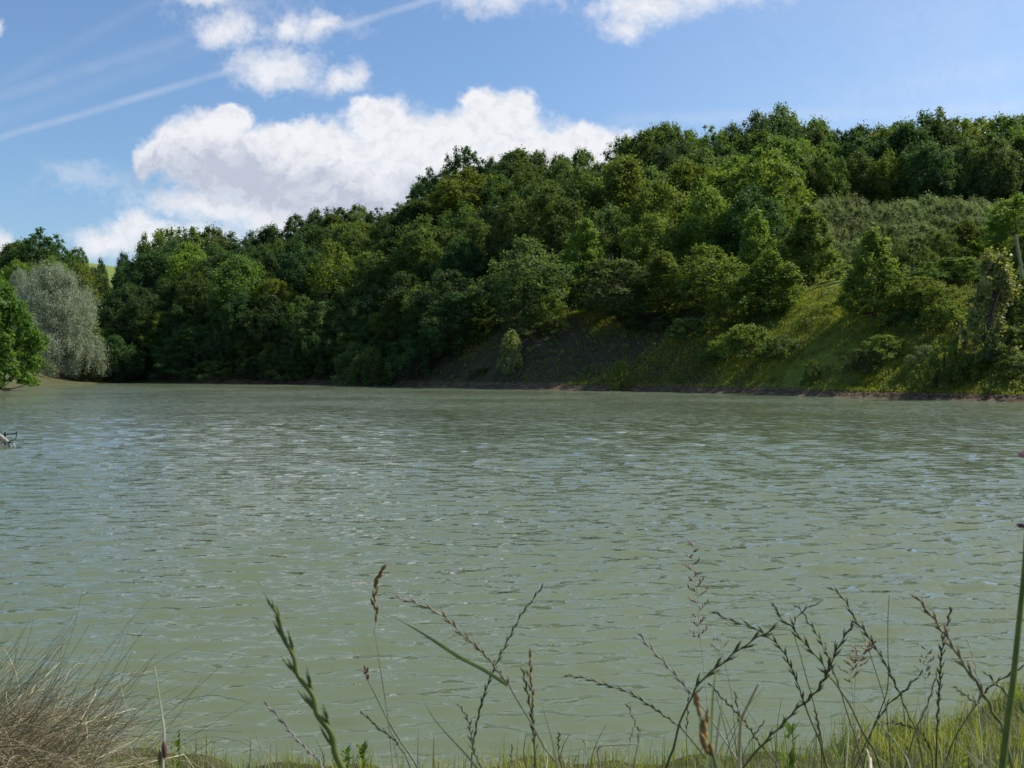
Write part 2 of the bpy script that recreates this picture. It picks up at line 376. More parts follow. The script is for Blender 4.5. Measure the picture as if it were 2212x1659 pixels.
def water_mat():
    m, B = mat_new('pond_water')
    g = B.n('ShaderNodeNewGeometry'); pos = g.outputs['Position']
    e = 0.007
    sp = B.n('ShaderNodeSeparateXYZ'); B.put(sp.inputs[0], pos)
    far = B.ramp(sp.outputs[1], 20.0, 80.0, 0.0, 0.16)      # ripples too fine for the mesh out there
    def hgt(off):
        a = B.noise(B.vm('MULTIPLY_ADD', pos, (0.5, 1.0, 1.0), (7 + off[0] * 0.5, 3 + off[1], 0)), 4.2, 1.0, 0.5)
        b = B.noise(B.vm('MULTIPLY_ADD', pos, (0.85, 1.0, 1.0), (2 + off[0] * 0.85, 9 + off[1], 0)), 13.0, 1.0, 0.5)
        c_ = B.noise(B.vm('MULTIPLY_ADD', pos, (0.4, 1.0, 1.0), (5 + off[0] * 0.4, 1 + off[1], 0)), 2.6, 1.0, 0.5)
        c_ = B.m('MULTIPLY', c_, far)
        return B.m('ADD', c_, B.m('ADD', B.m('MULTIPLY', a, 0.046), B.m('MULTIPLY', b, 0.0135)))
    h0, hx, hy = hgt((0, 0)), hgt((e, 0)), hgt((0, e))
    gust = B.ramp(B.noise(pos, 0.06, 3, 0.5), 0.35, 0.65, 0.55, 1.15)
    steep = B.ramp(B.noise(B.vm('MULTIPLY', pos, (0.6, 1.0, 1.0)), 7.0, 2, 0.5), 0.62, 0.70, 1.0, 2.6)
    k = B.m('MULTIPLY', B.m('MULTIPLY', gust, steep), -1.0 / e)
    c3 = B.n('ShaderNodeCombineXYZ')
    B.put(c3.inputs[0], B.m('MULTIPLY', B.m('SUBTRACT', hx, h0), k)); B.put(c3.inputs[1], B.m('MULTIPLY', B.m('SUBTRACT', hy, h0), k))
    N = B.vm('NORMALIZE', B.vm('ADD', g.outputs['Normal'], c3.outputs[0]))
    c = B.mix(B.ramp(B.noise(pos, 0.08, 3, 0.5), 0.35, 0.65), (0.136, 0.164, 0.092), (0.152, 0.178, 0.108))
    # light scattered up from the silty water does not follow the ripples, the mirror image of the sky does
    up = B.n('ShaderNodeCombineXYZ'); up.inputs[2].default_value = 1.0
    body = B.n('ShaderNodeBsdfDiffuse'); B.put(body.inputs['Color'], c); B.put(body.inputs['Normal'], up.outputs[0])
    gl_ = B.n('ShaderNodeBsdfGlossy'); gl_.inputs['Roughness'].default_value = 0.03; B.put(gl_.inputs['Normal'], N)
    fr = B.n('ShaderNodeFresnel'); fr.inputs['IOR'].default_value = 1.34; B.put(fr.inputs['Normal'], N)
    mx = B.n('ShaderNodeMixShader'); B.put(mx.inputs[0], fr.outputs[0]); B.put(mx.inputs[1], body.outputs[0]); B.put(mx.inputs[2], gl_.outputs[0])
    out = B.n('ShaderNodeOutputMaterial'); B.put(out.inputs[0], mx.outputs[0]); return m
WM = water_mat()
def wave_field():
    r = np.random.default_rng(77)
    y = [4.4]
    while y[-1] < 168: y.append(y[-1] + min(max(0.0045 * y[-1], 0.03), 0.35))
    ys = np.array(y + list(np.linspace(175, 420, 8))); us = np.concatenate([np.linspace(-12, -1.0, 12), np.linspace(-0.9, 0.9, 600), np.linspace(1.0, 12, 12)])
    U, Y = np.meshgrid(us, ys); X = U * Y; Z = np.zeros_like(X)
    res = np.maximum(0.0029 * Y, np.clip(0.0045 * Y, 0.03, 0.35)) 
    gust = 0.75 + 0.5 * smooth_noise(X, Y, 0.12, 41) + 0.25 * smooth_noise(X, Y, 0.4, 42)
    for k in range(110):
        lam = math.exp(r.uniform(math.log(0.11), math.log(0.9))); a = -math.pi / 2 + 0.12 + r.normal() * 0.30; ph = r.uniform(0, 6.28)
        kk = 2 * math.pi / lam; slope = 0.058 * (1.0 if lam < 0.33 else (0.33 / lam) ** 0.95)
        kx, ky = kk * math.cos(a), kk * math.sin(a)
        arg = kx * X + ky * Y + ph + 1.4 * smooth_noise(X, Y, 0.5 / max(lam, .3), 300 + k % 7)
        fade = np.clip((lam / res - 2.2) / 1.5, 0, 1)
        w = np.sin(arg); Z += (w + 0.30 * np.cos(2 * arg)) * (slope / kk) * fade * gust
    Z *= np.clip((0.90 - np.abs(U)) / 0.08, 0, 1) * np.clip((170 - Y) / 10, 0, 1) * np.clip((Y - 5.0) / 1.2, 0.5, 1) * (1 - 0.08 * np.clip((22 - Y) / 12, 0, 1))
    n, m_ = X.shape; idx = np.arange(n * m_).reshape(n, m_)
    Q = np.stack([idx[:-1, :-1], idx[:-1, 1:], idx[1:, 1:], idx[1:, :-1]], -1).reshape(-1, 4)
    return mesh_np('water', np.stack([X, Y, Z], -1).reshape(-1, 3), Q, smooth=True)
wv = link('water', wave_field(), WM); tag(wv, kind='structure')

# near bank on which the camera stands
def edge(x): return np.interp(x, [-30, -6, -2.5, -0.5, 1.0, 2.2, 4, 30], [14, 7.3, 5.85, 5.80, 5.75, 6.35, 7.1, 14]) + 0.10 * np.sin(x * 2.3) + 0.07 * np.sin(x * 6.1 + 1) + 0.05 * np.sin(x * 14.3)
def G(x, y):
    x = np.asarray(x, float); y = np.asarray(y, float)
    o = edge(x) - y
    z = np.interp(o, [-6, 0, 0.25, 1.0, 5.2, 6.5, 12], [-1.5, -0.02, 0.10, 0.27, 1.47, 1.62, 1.8])
    return z + np.clip(o, 0, 1) * (0.03 * smooth_noise(x, y, 3.0, 11) + 0.015 * smooth_noise(x, y, 9.0, 12))
bank_m = plain_mat('bank_soil', (0.035, 0.045, 0.014), (0.08, 0.075, 0.035), 5.0, 0.95, 0.1, bump=0.6)
tag(link('ground', grid(np.concatenate([np.arange(-40, -4, 1.0), np.arange(-4, 4.5, 0.08), np.arange(4.5, 40, 1.0)]),
                        np.concatenate([np.arange(-14, 2, 0.5), np.arange(2, 8, 0.08), np.arange(8, 16, 0.5)]), G, 'ground'), bank_m), kind='structure')

# ------------------------------------------------------------------ trees
SHAPES = {
    'round': lambda t: np.sqrt(np.clip(1 - ((t - 0.45) / 0.56) ** 2, 0, 1)),
    'oak': lambda t: np.clip(np.sin(np.pi * np.clip(t * 0.86 + 0.14, 0, 1)) ** 0.6, 0, 1),
    'cone': lambda t: np.clip(1.02 - t, 0, 1) ** 0.75 * np.clip(t * 6 + 0.35, 0, 1),
    'column': lambda t: np.clip(1.0 - t, 0, 1) ** 0.45 * np.clip(t * 4 + 0.5, 0, 1),
    'dome': lambda t: np.sqrt(np.clip(1 - t ** 2.1, 0, 1)),
}
def make_tree(name, seed, h, w, base, shape, nclump, nleaf, leaf, crad=(0.07, 0.13), trunk_r=0.18, droop=0.0, upright=0.0, aspect=0.55, stems=1, flat=0.75, mats=('oak', 'bark'), lobes=0.3):
    """unit tree standing at the origin: returns (trunk mesh, crown mesh)"""
    r = np.random.default_rng(seed); R = SHAPES[shape]; ch = h * (1 - base); zb = h * base
    ph = r.uniform(0, 6.28, 6)
    C = []; rad = []
    while len(C) < nclump:
        t = r.random() ** 0.85; a = r.uniform(0, 2 * np.pi)
        if r.random() > 0.25 + 0.75 * R(t): continue
        lob = 1 + lobes * (0.5 * np.sin(2 * a + ph[0] + 3 * t) + 0.35 * np.sin(3 * a + ph[1] - 5 * t) + 0.3 * np.sin(5 * a + ph[2] + 9 * t))
        rr = w / 2 * R(t) * lob * (0.35 + 0.65 * r.random() ** 0.45)
        C.append((rr * np.cos(a), rr * np.sin(a), zb + ch * t * (0.97 + 0.06 * r.random()))); rad.append(h * r.uniform(*crad))
    C = np.array(C); rad = np.array(rad)
    rad = np.minimum(rad, h * 0.16 * (0.45 + R(np.clip((C[:, 2] - zb) / ch, 0, 1))))
    # trunk and limbs
    mb = MB()
    bend = r.normal(size=2) * 0.03 * h
    def tp(s): return np.stack([bend[0] * np.sin(s * 2.2), bend[1] * np.sin(s * 1.7), h * s * 0.93], -1)
    if stems == 1:
        s = np.linspace(0, 1, 9); mb.tube(tp(s), trunk_r * (1 - s * 0.88) * (1 + 0.35 * np.exp(-s * 18)), 7)
        start = tp
    else:
        heads = r.normal(size=(stems, 2)) * w * 0.22
        for hd in heads:
            s = np.linspace(0, 1, 7); P = np.stack([hd[0] * s, hd[1] * s, h * 0.85 * s], -1) + r.normal(size=(7, 3)) * 0.01 * h * s[:, None]
            mb.tube(P, trunk_r * 0.6 * (1 - s * 0.85), 5)
        start = lambda s: np.array([0, 0, h * s * 0.6])
    order = r.permutation(len(C))[:min(len(C), 46)]
    for i in order:
        c = C[i]; f = np.clip((c[2] - 0.28 * np.hypot(c[0], c[1]) - 0.04 * h) / (0.93 * h), max(0.04, base * 0.6), 0.93)
        p0 = start(f); mid = (p0 + c) / 2 + np.array([0, 0, -0.06 * h * (1 if not upright else -0.5)]) + r.normal(size=3) * 0.015 * h
        P = smooth_line([p0, mid, c], 4); k = np.linspace(0, 1, len(P))
        mb.tube(P, trunk_r * (0.34 * (1 - f * 0.6)) * (1 - 0.8 * k) + 0.008, 4)
    trunk = mb.mesh(name + '_trunk', True)
    # leaves
    wgt = rad ** 2; ci = r.choice(len(C), nleaf, p=wgt / wgt.sum())
    v = unit(r.normal(size=(nleaf, 3)) + np.array([0, 0, 0.25]))
    rr = rad[ci][:, None] * np.minimum(np.abs(r.normal(size=(nleaf, 1))), 1.75) * 0.78
    sc = np.array([1, 1, flat]) if not upright else np.array([0.55, 0.55, 1.6])
    P = C[ci] + v * rr * sc
    if shape != 'dome' and not upright:      # loose foliage between the clumps and short shoots above them
        k = r.random(nleaf) < 0.22; cj = C[r.permutation(ci)]; f = r.random((nleaf, 1)) * 0.35
        P = np.where(k[:, None], P * (1 - f) + cj * f, P)
    k2 = r.random(nleaf) < 0.06; P[:, 2] += k2 * rad[ci] * r.random(nleaf) * 1.1
    if droop: P[:, 2] -= droop * r.random(nleaf) ** 2 * rad[ci] * 2.0
    out = unit(P * np.array([1, 1, 0.6]) - np.array([0, 0, zb + ch * 0.3]) * np.array([1, 1, 0.6]))
    N = unit(v * 0.35 + out * 0.3 + r.normal(size=(nleaf, 3)) * 0.8 + np.array([0, 0, 0.4]))
    # short twigs poke out of the outline
    tip = None
    if droop: tip = np.tile(np.array([0, 0, -1.0]), (nleaf, 1)) + out * 0.4
    if upright: tip = np.tile(np.array([0, 0, 1.2]), (nleaf, 1)) + out * 0.2
    L = leaf * r.uniform(0.6, 1.25, nleaf)
    V, Q = leaf_quads(P, N, L, L * aspect, tip, r)
    V[:, 2] = np.maximum(V[:, 2], 0.02)
    crown = mesh_np(name + '_crown', V, Q)
    trunk.materials.append(M[mats[1]]); crown.materials.append(M[mats[0]])
    return dict(trunk=trunk, crown=crown, h=h, w=w)
PROTO = {}
for i in range(5):
    PROTO[f'oak{i}'] = make_tree('oak', 100 + i, 14, (9.5, 8.5, 10.5, 9, 8)[i], 0.10, 'oak', (240, 220, 270, 240, 210)[i], 27000, 0.18, (0.03, 0.062), 0.24, lobes=0.45, flat=1.05)
for i in range(2):
    PROTO[f'top{i}'] = make_tree('crest_oak', 140 + i, 14, 7.5, 0.22, 'oak', 130, 10000, 0.19, (0.022, 0.045), 0.20, lobes=0.6, flat=0.95)
for i in range(4):
    PROTO[f'young{i}'] = make_tree('young_tree', 200 + i, 8, (5.6, 5, 6, 5.2)[i], 0.06, ('cone', 'cone', 'oak', 'round')[i], (190, 170, 210, 190)[i], 20000, 0.115, (0.026, 0.052), 0.10, lobes=0.55, flat=1.25, mats=('bright', 'bark'))
for i in range(3):
    PROTO[f'bush{i}'] = make_tree('bush', 300 + i, 3, 4.2, 0.02, 'dome', 110, 8500, 0.085, (0.05, 0.11), 0.05, stems=5, lobes=0.5, flat=1.0, mats=('bright', 'bark'))
for i in range(2):
    PROTO[f'thick{i}'] = make_tree('thicket_shrub', 350 + i, 6, 4.6, 0.05, 'dome', 60, 10000, 0.12, (0.06, 0.10), 0.06, stems=6, upright=1.0, aspect=0.28, mats=('thicket', 'greybark'))
PROTO['willow'] = make_tree('silver_willow', 401, 14, 11.5, 0.03, 'dome', 300, 95000, 0.125, (0.035, 0.07), 0.35, droop=0.9, aspect=0.3, flat=1.1, mats=('willow', 'greybark'), lobes=0.16)
PROTO['maple'] = make_tree('broadleaf_tree', 411, 10, 10, 0.03, 'dome', 330, 34000, 0.19, (0.035, 0.07), 0.22, aspect=0.8, mats=('maple', 'bark'), lobes=0.28)
PROTO['alder'] = make_tree('alder', 421, 6, 3.6, 0.02, 'cone', 60, 9000, 0.15, (0.06, 0.11), 0.08, aspect=0.6, mats=('maple', 'bark'))
for i in range(2):
    PROTO[f'poplar{i}'] = make_tree('poplar', 431 + i, 8, 3.6, 0.04, 'column', 80, 9000, 0.115, (0.04, 0.075), 0.09, stems=4, upright=0.6, aspect=0.75, mats=('poplar', 'greybark'), lobes=0.5)
used = {}
TREES = []
def plant(kind, px, Y, ytop=None, wpx=None, name='oak_tree', label='', cat='tree', group=None, mat=None, h=None, w=None, zoff=-0.1, rot=None, lean=0.0):
    p = PROTO[kind]; x = (px - 1106) / F * Y; z = float(H(x, Y)) + zoff
    if ytop is not None: h = at(px, ytop, Y)[2] - z
    if wpx is not None: w = wpx / F * Y
    if w is None: w = p['w'] * h / p['h']
    o = empty(name, (x, Y, z)); o.rotation_euler = (0, lean, rng.uniform(0, 6.28) if rot is None else rot)
    sx, sz = w / p['w'], h / p['h']
    tag(o, label, cat, group)
    for nm, me in (('trunk', p['trunk']), ('crown', p['crown'])):
        c = bpy.data.objects.new(nm, me); COL.objects.link(c); c.parent = o; c.scale = (sx, sx, sz)
        if mat and nm == 'crown':
            c.material_slots[0].link = 'OBJECT'; c.material_slots[0].material = M[mat]
    TREES.append((px, Y, h)); return o

# named, recognisable trees
plant('maple', -30, 101, 600, 212, 'broadleaf_tree', 'bright green leafy tree at the left edge, hanging over the water', rot=1.0)
plant('willow', 122, 150, 575, 200, 'silver_willow', 'large silvery grey willow with a domed crown beside the water', rot=0.4)
plant('willow', 42, 170, 583, 60, 'silver_willow', 'small silvery willow top showing behind the left shoulder of the large one')
plant('alder', 203, 153, 700, 62, 'alder_tree', 'small green bushy tree at the right foot of the silvery willow', mat='bright')
plant('bush1', 75, 140, 770, 70, 'waterside_bush', 'dull brownish low bush on the shore between the leafy tree and the willow', 'bush', mat='olive')
plant('young0', 212, 172, 650, 55, 'young_tree', 'narrow mid green tree peeping out right of the silvery willow', mat='bright')
plant('top0', 92, 228, 498, 130, 'dark_oak_tree', 'dark tree with spiky layered top, tallest on the left skyline', mat='darkoak')
plant('top1', 800, 150, 545, 120, 'oak_tree', 'dark oak in the middle of the slope above the small shore bush', mat='oak')
plant('young2', 722, 158, 528, 130, 'acacia_tree', 'yellow green tree standing out against the dark slope left of centre', mat='yellow')
plant('young3', 588, 156, 608, 110, 'acacia_tree', 'small yellow green tree low on the dark slope left of centre', mat='yellow')
plant('oak1', 1010, 172, 372, 210, 'oak_tree', 'large light green oak just under the crest, right of the step in the skyline', mat='yellow')
plant('top1', 1003, 196, 318, 85, 'oak_tree', 'thin see-through oak top standing against the white cloud', mat='darkoak')
plant('top0', 930, 192, 366, 80, 'oak_tree', 'sparse dark oak top at the step of the skyline', mat='darkoak')
plant('poplar0', 1105, 113.0, 716, 64, 'poplar_sapling', 'pale green pointed poplar sapling alone on the shaded bank', cat='sapling')
plant('bush0', 798, 131, 752, 105, 'shore_bush', 'dark bush with pale twigs at the water edge left of the poplar sapling', 'bush', mat='oak')
plant('bush2', 905, 128, 735, 130, 'shore_bush', 'dark broad bush on the shaded bank between two saplings', 'bush', mat='darkoak')
plant('young1', 1662, 101, 545, 175, 'young_oak', 'young oak with a bare visible trunk on the sunny grass patch', mat='bright')
plant('young0', 1885, 89.5, 500, 190, 'young_oak', 'conical young tree standing right of the sunny grass patch', mat='bright')
plant('poplar1', 2128, 75, 563, 150, 'poplar_tree', 'tall pale yellow green poplar on the right bank, leaning slightly', mat='poplar', lean=0.10, rot=0.0)
plant('oak3', 1572, 136, 375, 230, 'oak_tree', 'bright rounded oak rising in the middle of the right slope', mat='bright')
plant('young1', 1745, 112, 447, 165, 'young_oak', 'tall bright young tree left of the grey green thicket', mat='bright')
plant('young0', 1632, 113, 462, 150, 'young_oak', 'bright pointed young tree behind the bare-trunked oak', mat='bright')
plant('young2', 1530, 108, 535, 190, 'young_oak', 'dense young tree left of the bare-trunked oak', mat='bright')
plant('young3', 1590, 101, 600, 120, 'young_oak', 'low young tree touching the left side of the bare-trunked oak', mat='bright')
plant('young0', 1430, 112, 545, 170, 'young_oak', 'spreading young tree low above the shaded bank', mat='bright')
plant('young3', 1335, 115, 565, 180, 'young_oak', 'rounded young tree above the brown shaded bank', mat='olive')
plant('young1', 1265, 128, 478, 140, 'young_oak', 'bright young tree right of centre under the dark tall oaks', mat='bright')
plant('young2', 1140, 122, 520, 190, 'young_oak', 'broad young tree above the poplar sapling', mat='olive')
plant('bush1', 1190, 118, 640, 100, 'hillside_bush', 'yellowish bush hanging over the shaded bank right of the poplar sapling', 'bush', mat='yellow')
plant('young2', 1985, 86, 600, 170, 'young_oak', 'bushy young tree right of the conical young tree', mat='bright')
plant('young3', 2050, 93, 560, 150, 'young_oak', 'dense young tree behind the pale poplar', mat='oak')
plant('oak0', 2200, 104, 428, 170, 'oak_tree', 'large green oak at the right edge above the pale poplar', mat='bright')
plant('young1', 2085, 112, 478, 130, 'young_oak', 'light green tree in front of the right end of the thicket', mat='bright')
plant('young0', 2200, 76, 590, 110, 'young_oak', 'green tree cut by the right edge beside the pale poplar', mat='oak')
plant('bush0', 2040, 74.5, 735, 110, 'bank_bush', 'rounded green bush at the foot of the pale poplar', 'bush', mat='bright')
plant('bush1', 2200, 71.5, 770, 110, 'bank_bush', 'low bush by the water at the right edge', 'bush', mat='oak')
plant('bush2', 1610, 95, 705, 150, 'bank_bush', 'wide leafy bush below the bare-trunked young oak', 'bush', mat='bright')
plant('bush0', 1690, 92, 725, 110, 'bank_bush', 'dull olive bush in the middle of the grassy bank', 'bush', mat='olive')
plant('bush1', 1865, 81, 755, 75, 'bank_bush', 'small bush under the conical young tree', 'bush', mat='olive')
plant('bush2', 1995, 78, 748, 70, 'bank_bush', 'grey leaved bush left of the poplar foot', 'bush', mat='thicket')
plant('bush0', 1755, 84.5, 778, 48, 'bank_bush', 'tiny bush on the sunny grass near the water', 'bush', mat='bright')
plant('bush2', 1340, 101, 783, 50, 'bank_bush', 'tiny bush on the brown shaded bank', 'bush', mat='bright')
plant('bush1', 1545, 97, 760, 90, 'bank_bush', 'low bush at the left end of the grassy bank', 'bush', mat='oak')
plant('bush0', 1035, 117.5, 792, 60, 'bank_bush', 'low sprawling bush beside the poplar sapling, near the water', 'bush', mat='olive')

for px_, Y_, h_, lab_ in ((958, 131, 6.5, 'bare pale dead tree leaning out of the dark wood by the step in the skyline'), (1330, 119, 7.0, 'bare thin grey trunk above the brown shaded bank'),
                        (655, 147, 6.0, 'bare grey dead tree low in the dark wood left of centre')):
    x_ = (px_ - 1106) / F * Y_; d_ = empty('dead_tree', (x_, Y_, float(H(x_, Y_)) - 0.1)); tag(d_, lab_, 'tree')
    c_ = bpy.data.objects.new('trunk', PROTO['young2']['trunk'].copy()); COL.objects.link(c_); c_.parent = d_; c_.data.materials.clear(); c_.data.materials.append(M['palebark']); k_ = h_ / 8; c_.scale = (k_ * 1.1, k_ * 1.1, k_)
    d_.rotation_euler = (0, 0.12, px_)
# bushes along the far bank
BG = 'bushes fringing the far bank'
for px, o_, yt, wp, k, mt, lab in (
        (300, 1.5, 780, 110, 0, 'darkoak', 'dark bush overhanging the water right of the silvery willow'), (385, 1.5, 775, 120, 1, 'darkoak', 'dark bush overhanging the water, second right of the willow'),
        (470, 1.5, 780, 120, 2, 'oak', 'dark bush overhanging the water below the low yellow green tree'), (560, 1.8, 772, 120, 0, 'darkoak', 'dark bush over the water just right of the low yellow green tree'),
        (640, 1.8, 778, 110, 1, 'oak', 'dark bush over the water between the two yellow green trees'), (715, 2.2, 780, 90, 2, 'darkoak', 'dark bush over the water under the taller yellow green tree'),
        (870, 5, 740, 120, 1, 'darkoak', 'dark bush on the bank right of the pale twigged shore bush'), (960, 8, 718, 130, 0, 'darkoak', 'dark bush at the left end of the shaded bare bank'),
        (1035, 13, 690, 120, 2, 'oak', 'dark bush up the bank left of the poplar sapling'), (1165, 11, 690, 110, 1, 'olive', 'dark bush up the bank right of the poplar sapling'),
        (1400, 12, 665, 130, 0, 'darkoak', 'dark bush under the trees at the top of the brown bank'), (1490, 9, 690, 120, 2, 'oak', 'green bush at the right end of the brown bank'),
        (1915, 6, 725, 110, 1, 'bright', 'bright bush right of the conical young tree'), (1960, 11, 665, 130, 2, 'oak', 'green bush in the hollow left of the pale poplar'),
        (2040, 10, 650, 120, 0, 'bright', 'tall bush touching the pale poplar on its left'), (2170, 6, 705, 130, 1, 'oak', 'green bush touching the pale poplar on its right'),
        (2085, 3.5, 770, 90, 2, 'bright', 'light green bush at the water below the pale poplar'), 
        ):
    plant(f'bush{k}', px, float(shore((px - 1106) / F)) + o_, yt, wp, 'bank_bush', lab, 'bush', BG, mt)
# grey green thicket on the right slope
tgrp = 'shrubs of the grey green thicket'
for row, (Y, yt) in enumerate(((122, 520), (130, 482), (139, 446), (150, 438))):
    for px in np.arange(1720 + 17 * (row % 2), 2130 if row < 2 else 2250, 62 - 3 * row):
        plant(f'thick{(row + int(px)) % 2}', px + rng.uniform(-10, 10), Y + rng.uniform(-2, 2), yt + rng.uniform(-13, 9), 115 * rng.uniform(0.85, 1.15), 'thicket_shrub',
              'grey green upright shrub in the even thicket on the right slope', 'shrub', tgrp)

# skyline of the wood
SKY = np.array([(-60, 540), (0, 545), (30, 533), (60, 512), (140, 522), (200, 546), (225, 560), (243, 600), (262, 548), (290, 522), (330, 508), (380, 484), (430, 490),
                (480, 502), (560, 498), (610, 482), (650, 457), (700, 445), (760, 447), (800, 442), (860, 447), (890, 417), (915, 395), (950, 378), (975, 352),
                (1000, 345), (1030, 358), (1060, 338), (1100, 327), (1150, 324), (1200, 332), (1260, 328), (1300, 346), (1340, 300), (1370, 288), (1420, 268),
                (1470, 270), (1500, 292), (1540, 272), (1600, 262), (1650, 240), (1690, 225), (1720, 266), (1760, 264), (1800, 282), (1850, 272), (1920, 268),
                (1980, 252), (2030, 240), (2080, 252), (2130, 250), (2180, 246), (2260, 240), (2400, 245)])
def skyline(px): return float(np.interp(px, SKY[:, 0], SKY[:, 1]))
CRY = lambda px: float(np.interp(px, [-60, 240, 300, 600, 900, 1000, 1400, 2300], [232, 250, 215, 228, 215, 200, 192, 182]))
ZONES = [(240, 'behind the silvery willows'), (400, 'right of the small meadow gap'), (640, 'around the low yellow green tree'), (860, 'around the taller yellow green tree'),
         (1060, 'by the step in the skyline'), (1230, 'above the poplar sapling'), (1420, 'above the brown shaded bank'), (1640, 'around the rounded bright oak'),
         (1850, 'above the sunny grass patch'), (2080, 'behind the grey green thicket'), (2262, 'above the pale poplar at the right edge'), (9999, 'on the hillside beyond the right edge')]
def zone(px): return next(z for lim, z in ZONES if px < lim)
def near_hero(px, Y, d=4.0): return any(math.hypot((px - a) / F * Y, Y - b) < d for a, b, _ in TREES)
for row, (dy, dtop, step) in enumerate(((0, 0, 47), (-9, 26, 62), (-18, 55, 70))):
    px = -50.0 + row * 21
    while px < 2560:
        if not (212 < px < 270 if row else 226 < px < 258):
            Y = CRY(px) + dy + rng.uniform(-3, 3)
            yt = skyline(px) + dtop + (rng.uniform(-4, 9) if row == 0 else rng.uniform(-10, 14))
            zg = float(H((px - 1106) / F * Y, Y)); h = at(px, yt, Y)[2] - zg
            kind = (f'top{rng.integers(2)}' if rng.random() < (0.35 if row == 0 else 0.1) else f'oak{rng.integers(5)}')
            mt = rng.choice(['darkoak', 'oak', 'oak', 'olive', 'bright'], p=[.30, .25, .15, .2, .1] if px > 900 else [.45, .3, .15, .08, .02])
            word = {'darkoak': 'dark green', 'oak': 'green', 'olive': 'dull olive green', 'bright': 'lighter green'}[mt]
            lab = (f'{word} oak on the skyline {zone(px)}' if row == 0 else
                   f'{word} oak just below the skyline {zone(px)}')
            hh = float(np.clip(h, 7, 19)); w = float(np.clip(hh * rng.uniform(0.55, 0.75), 7, 11)) if not 150 < px < 320 else 5.0
            o = plant(kind, px, Y, None, None, 'oak_tree', lab, 'tree', f'{"skyline" if row == 0 else "upper"} oaks {zone(px)}', mt, h=h if h > 5 else 7, w=w)
        px += step * rng.uniform(0.85, 1.15)
# trees of the slope, from the shore upwards
WORDS = {'darkoak': 'dark green', 'oak': 'green', 'olive': 'dull olive green', 'bright': 'lighter green', 'yellow': 'yellowish green'}
rows = [(2.2, 6), (6, 7.5), (14, 9), (23, 10.5), (33, 12), (44, 12.5), (56, 13), (70, 13), (84, 13)]
for ri, (o_, hh) in enumerate(rows):
    px = -60.0 + (ri % 2) * 25
    while px < 2560:
        u = (px - 1106) / F; Y = float(shore(u)) + o_ + rng.uniform(-2.5, 2.5)
        stepm = 4.6 if o_ < 10 else 6.0
        ok = Y < CRY(px) - 22
        if px < 232: ok = ok and Y > 166 and px > -60
        if px > 900 and o_ < (13 if px < 1250 else 20): ok = False
        if 1480 < px < 1900 and o_ < 26: ok = False
        if px >= 1900 and o_ < 13: ok = False
        if 1640 < px < 1850 and Y < 116: ok = False
        if px > 1690 and 108 < Y < 172: ok = False
        if 1850 > px > 1690 and Y < 112 and rng.random() < 0.45: ok = False
        if near_hero(px, Y, 4.2): ok = False
        if 215 < px < 275 and Y > 175: ok = False
        if ok:
            h = hh * rng.uniform(0.8, 1.2)
            if px < 700 : h *= 1.25
            zg = float(H(u * Y, Y)); lim = at(px, (skyline(px) + 40) if (px < 1650 or Y > 112) else (rng.uniform(455, 560) if px < 2110 else rng.uniform(410, 560)), Y)[2] - zg
            h = min(h, max(lim, 4))
            mt = rng.choice(['darkoak', 'oak', 'olive', 'bright', 'yellow'], p=[.52, .32, .06, .09, .01] if px < 1000 else [.3, .3, .18, .17, .05] if px < 1200 else [.13, .27, .2, .38, .02])
            kind = f'oak{rng.integers(5)}' if (h > 9 or rng.random() < 0.2) else f'young{rng.integers(4)}'
            part = 'low on the slope' if o_ < 25 else ('half way up' if o_ < 50 else 'high on the slope')
            plant(kind, px, Y, None, None, 'oak_tree' if kind[0] == 'o' else 'young_tree',
                  f'{WORDS[mt]} {"oak" if kind[0] == "o" else "young tree"} {part} {zone(px)}', 'tree',
                  f'slope trees {zone(px)}', mt, h=h, w=float(np.clip(h * rng.uniform(0.62, 0.85), 4.5, 10)))
        px += stepm / Y * F * rng.uniform(0.85, 1.15)
px = 238.0; i_ = 0
while px < 1000:
    for o_ in ((3.0, 8.0, 12.5) if px < 860 else (8.5, 13.0)):
        u = (px - 1106) / F; Y = float(shore(u)) + o_ + rng.uniform(-0.8, 0.8); h = rng.uniform(4.2, 6.8) + o_ * 0.12
        mt = rng.choice(['darkoak', 'oak', 'olive', 'yellow'], p=[.5, .38, .10, .02])
        plant(f'young{2 + i_ % 2}', px + rng.uniform(-12, 12), Y, None, None, 'low_tree', f'{WORDS[mt]} low tree crowded against the shore {zone(px)}', 'tree', f'low shore trees {zone(px)}', mt, h=h, w=h * rng.uniform(0.85, 1.15), zoff=-0.5); i_ += 1
    px += 58
by = {}
for o in [o for o in COL.objects if o.parent is None and o.get('category') == 'tree']: by.setdefault(o['label'], []).append(o)
NUM = ['', '', 'two', 'three', 'four', 'five', 'six']
for lab, os_ in by.items():
    n = len(os_)
    if 1 < n <= 6:
        os_.sort(key=lambda o: o.location.x / o.location.y)
        for i, o in enumerate(os_):
            w_ = 'leftmost' if i == 0 else ('rightmost' if i == n - 1 else ['second', 'third', 'fourth', 'fifth'][i - 1] + ' from left')
            full = f'{lab}, {w_} of {NUM[n]}'; short = f'{lab}, {w_}'
            o['label'] = full if len(full.split()) <= 16 else (short if len(short.split()) <= 16 else f'{lab.replace(" on the slope", "").replace("the ", "")}, {w_}')
print('TREES', len(TREES))

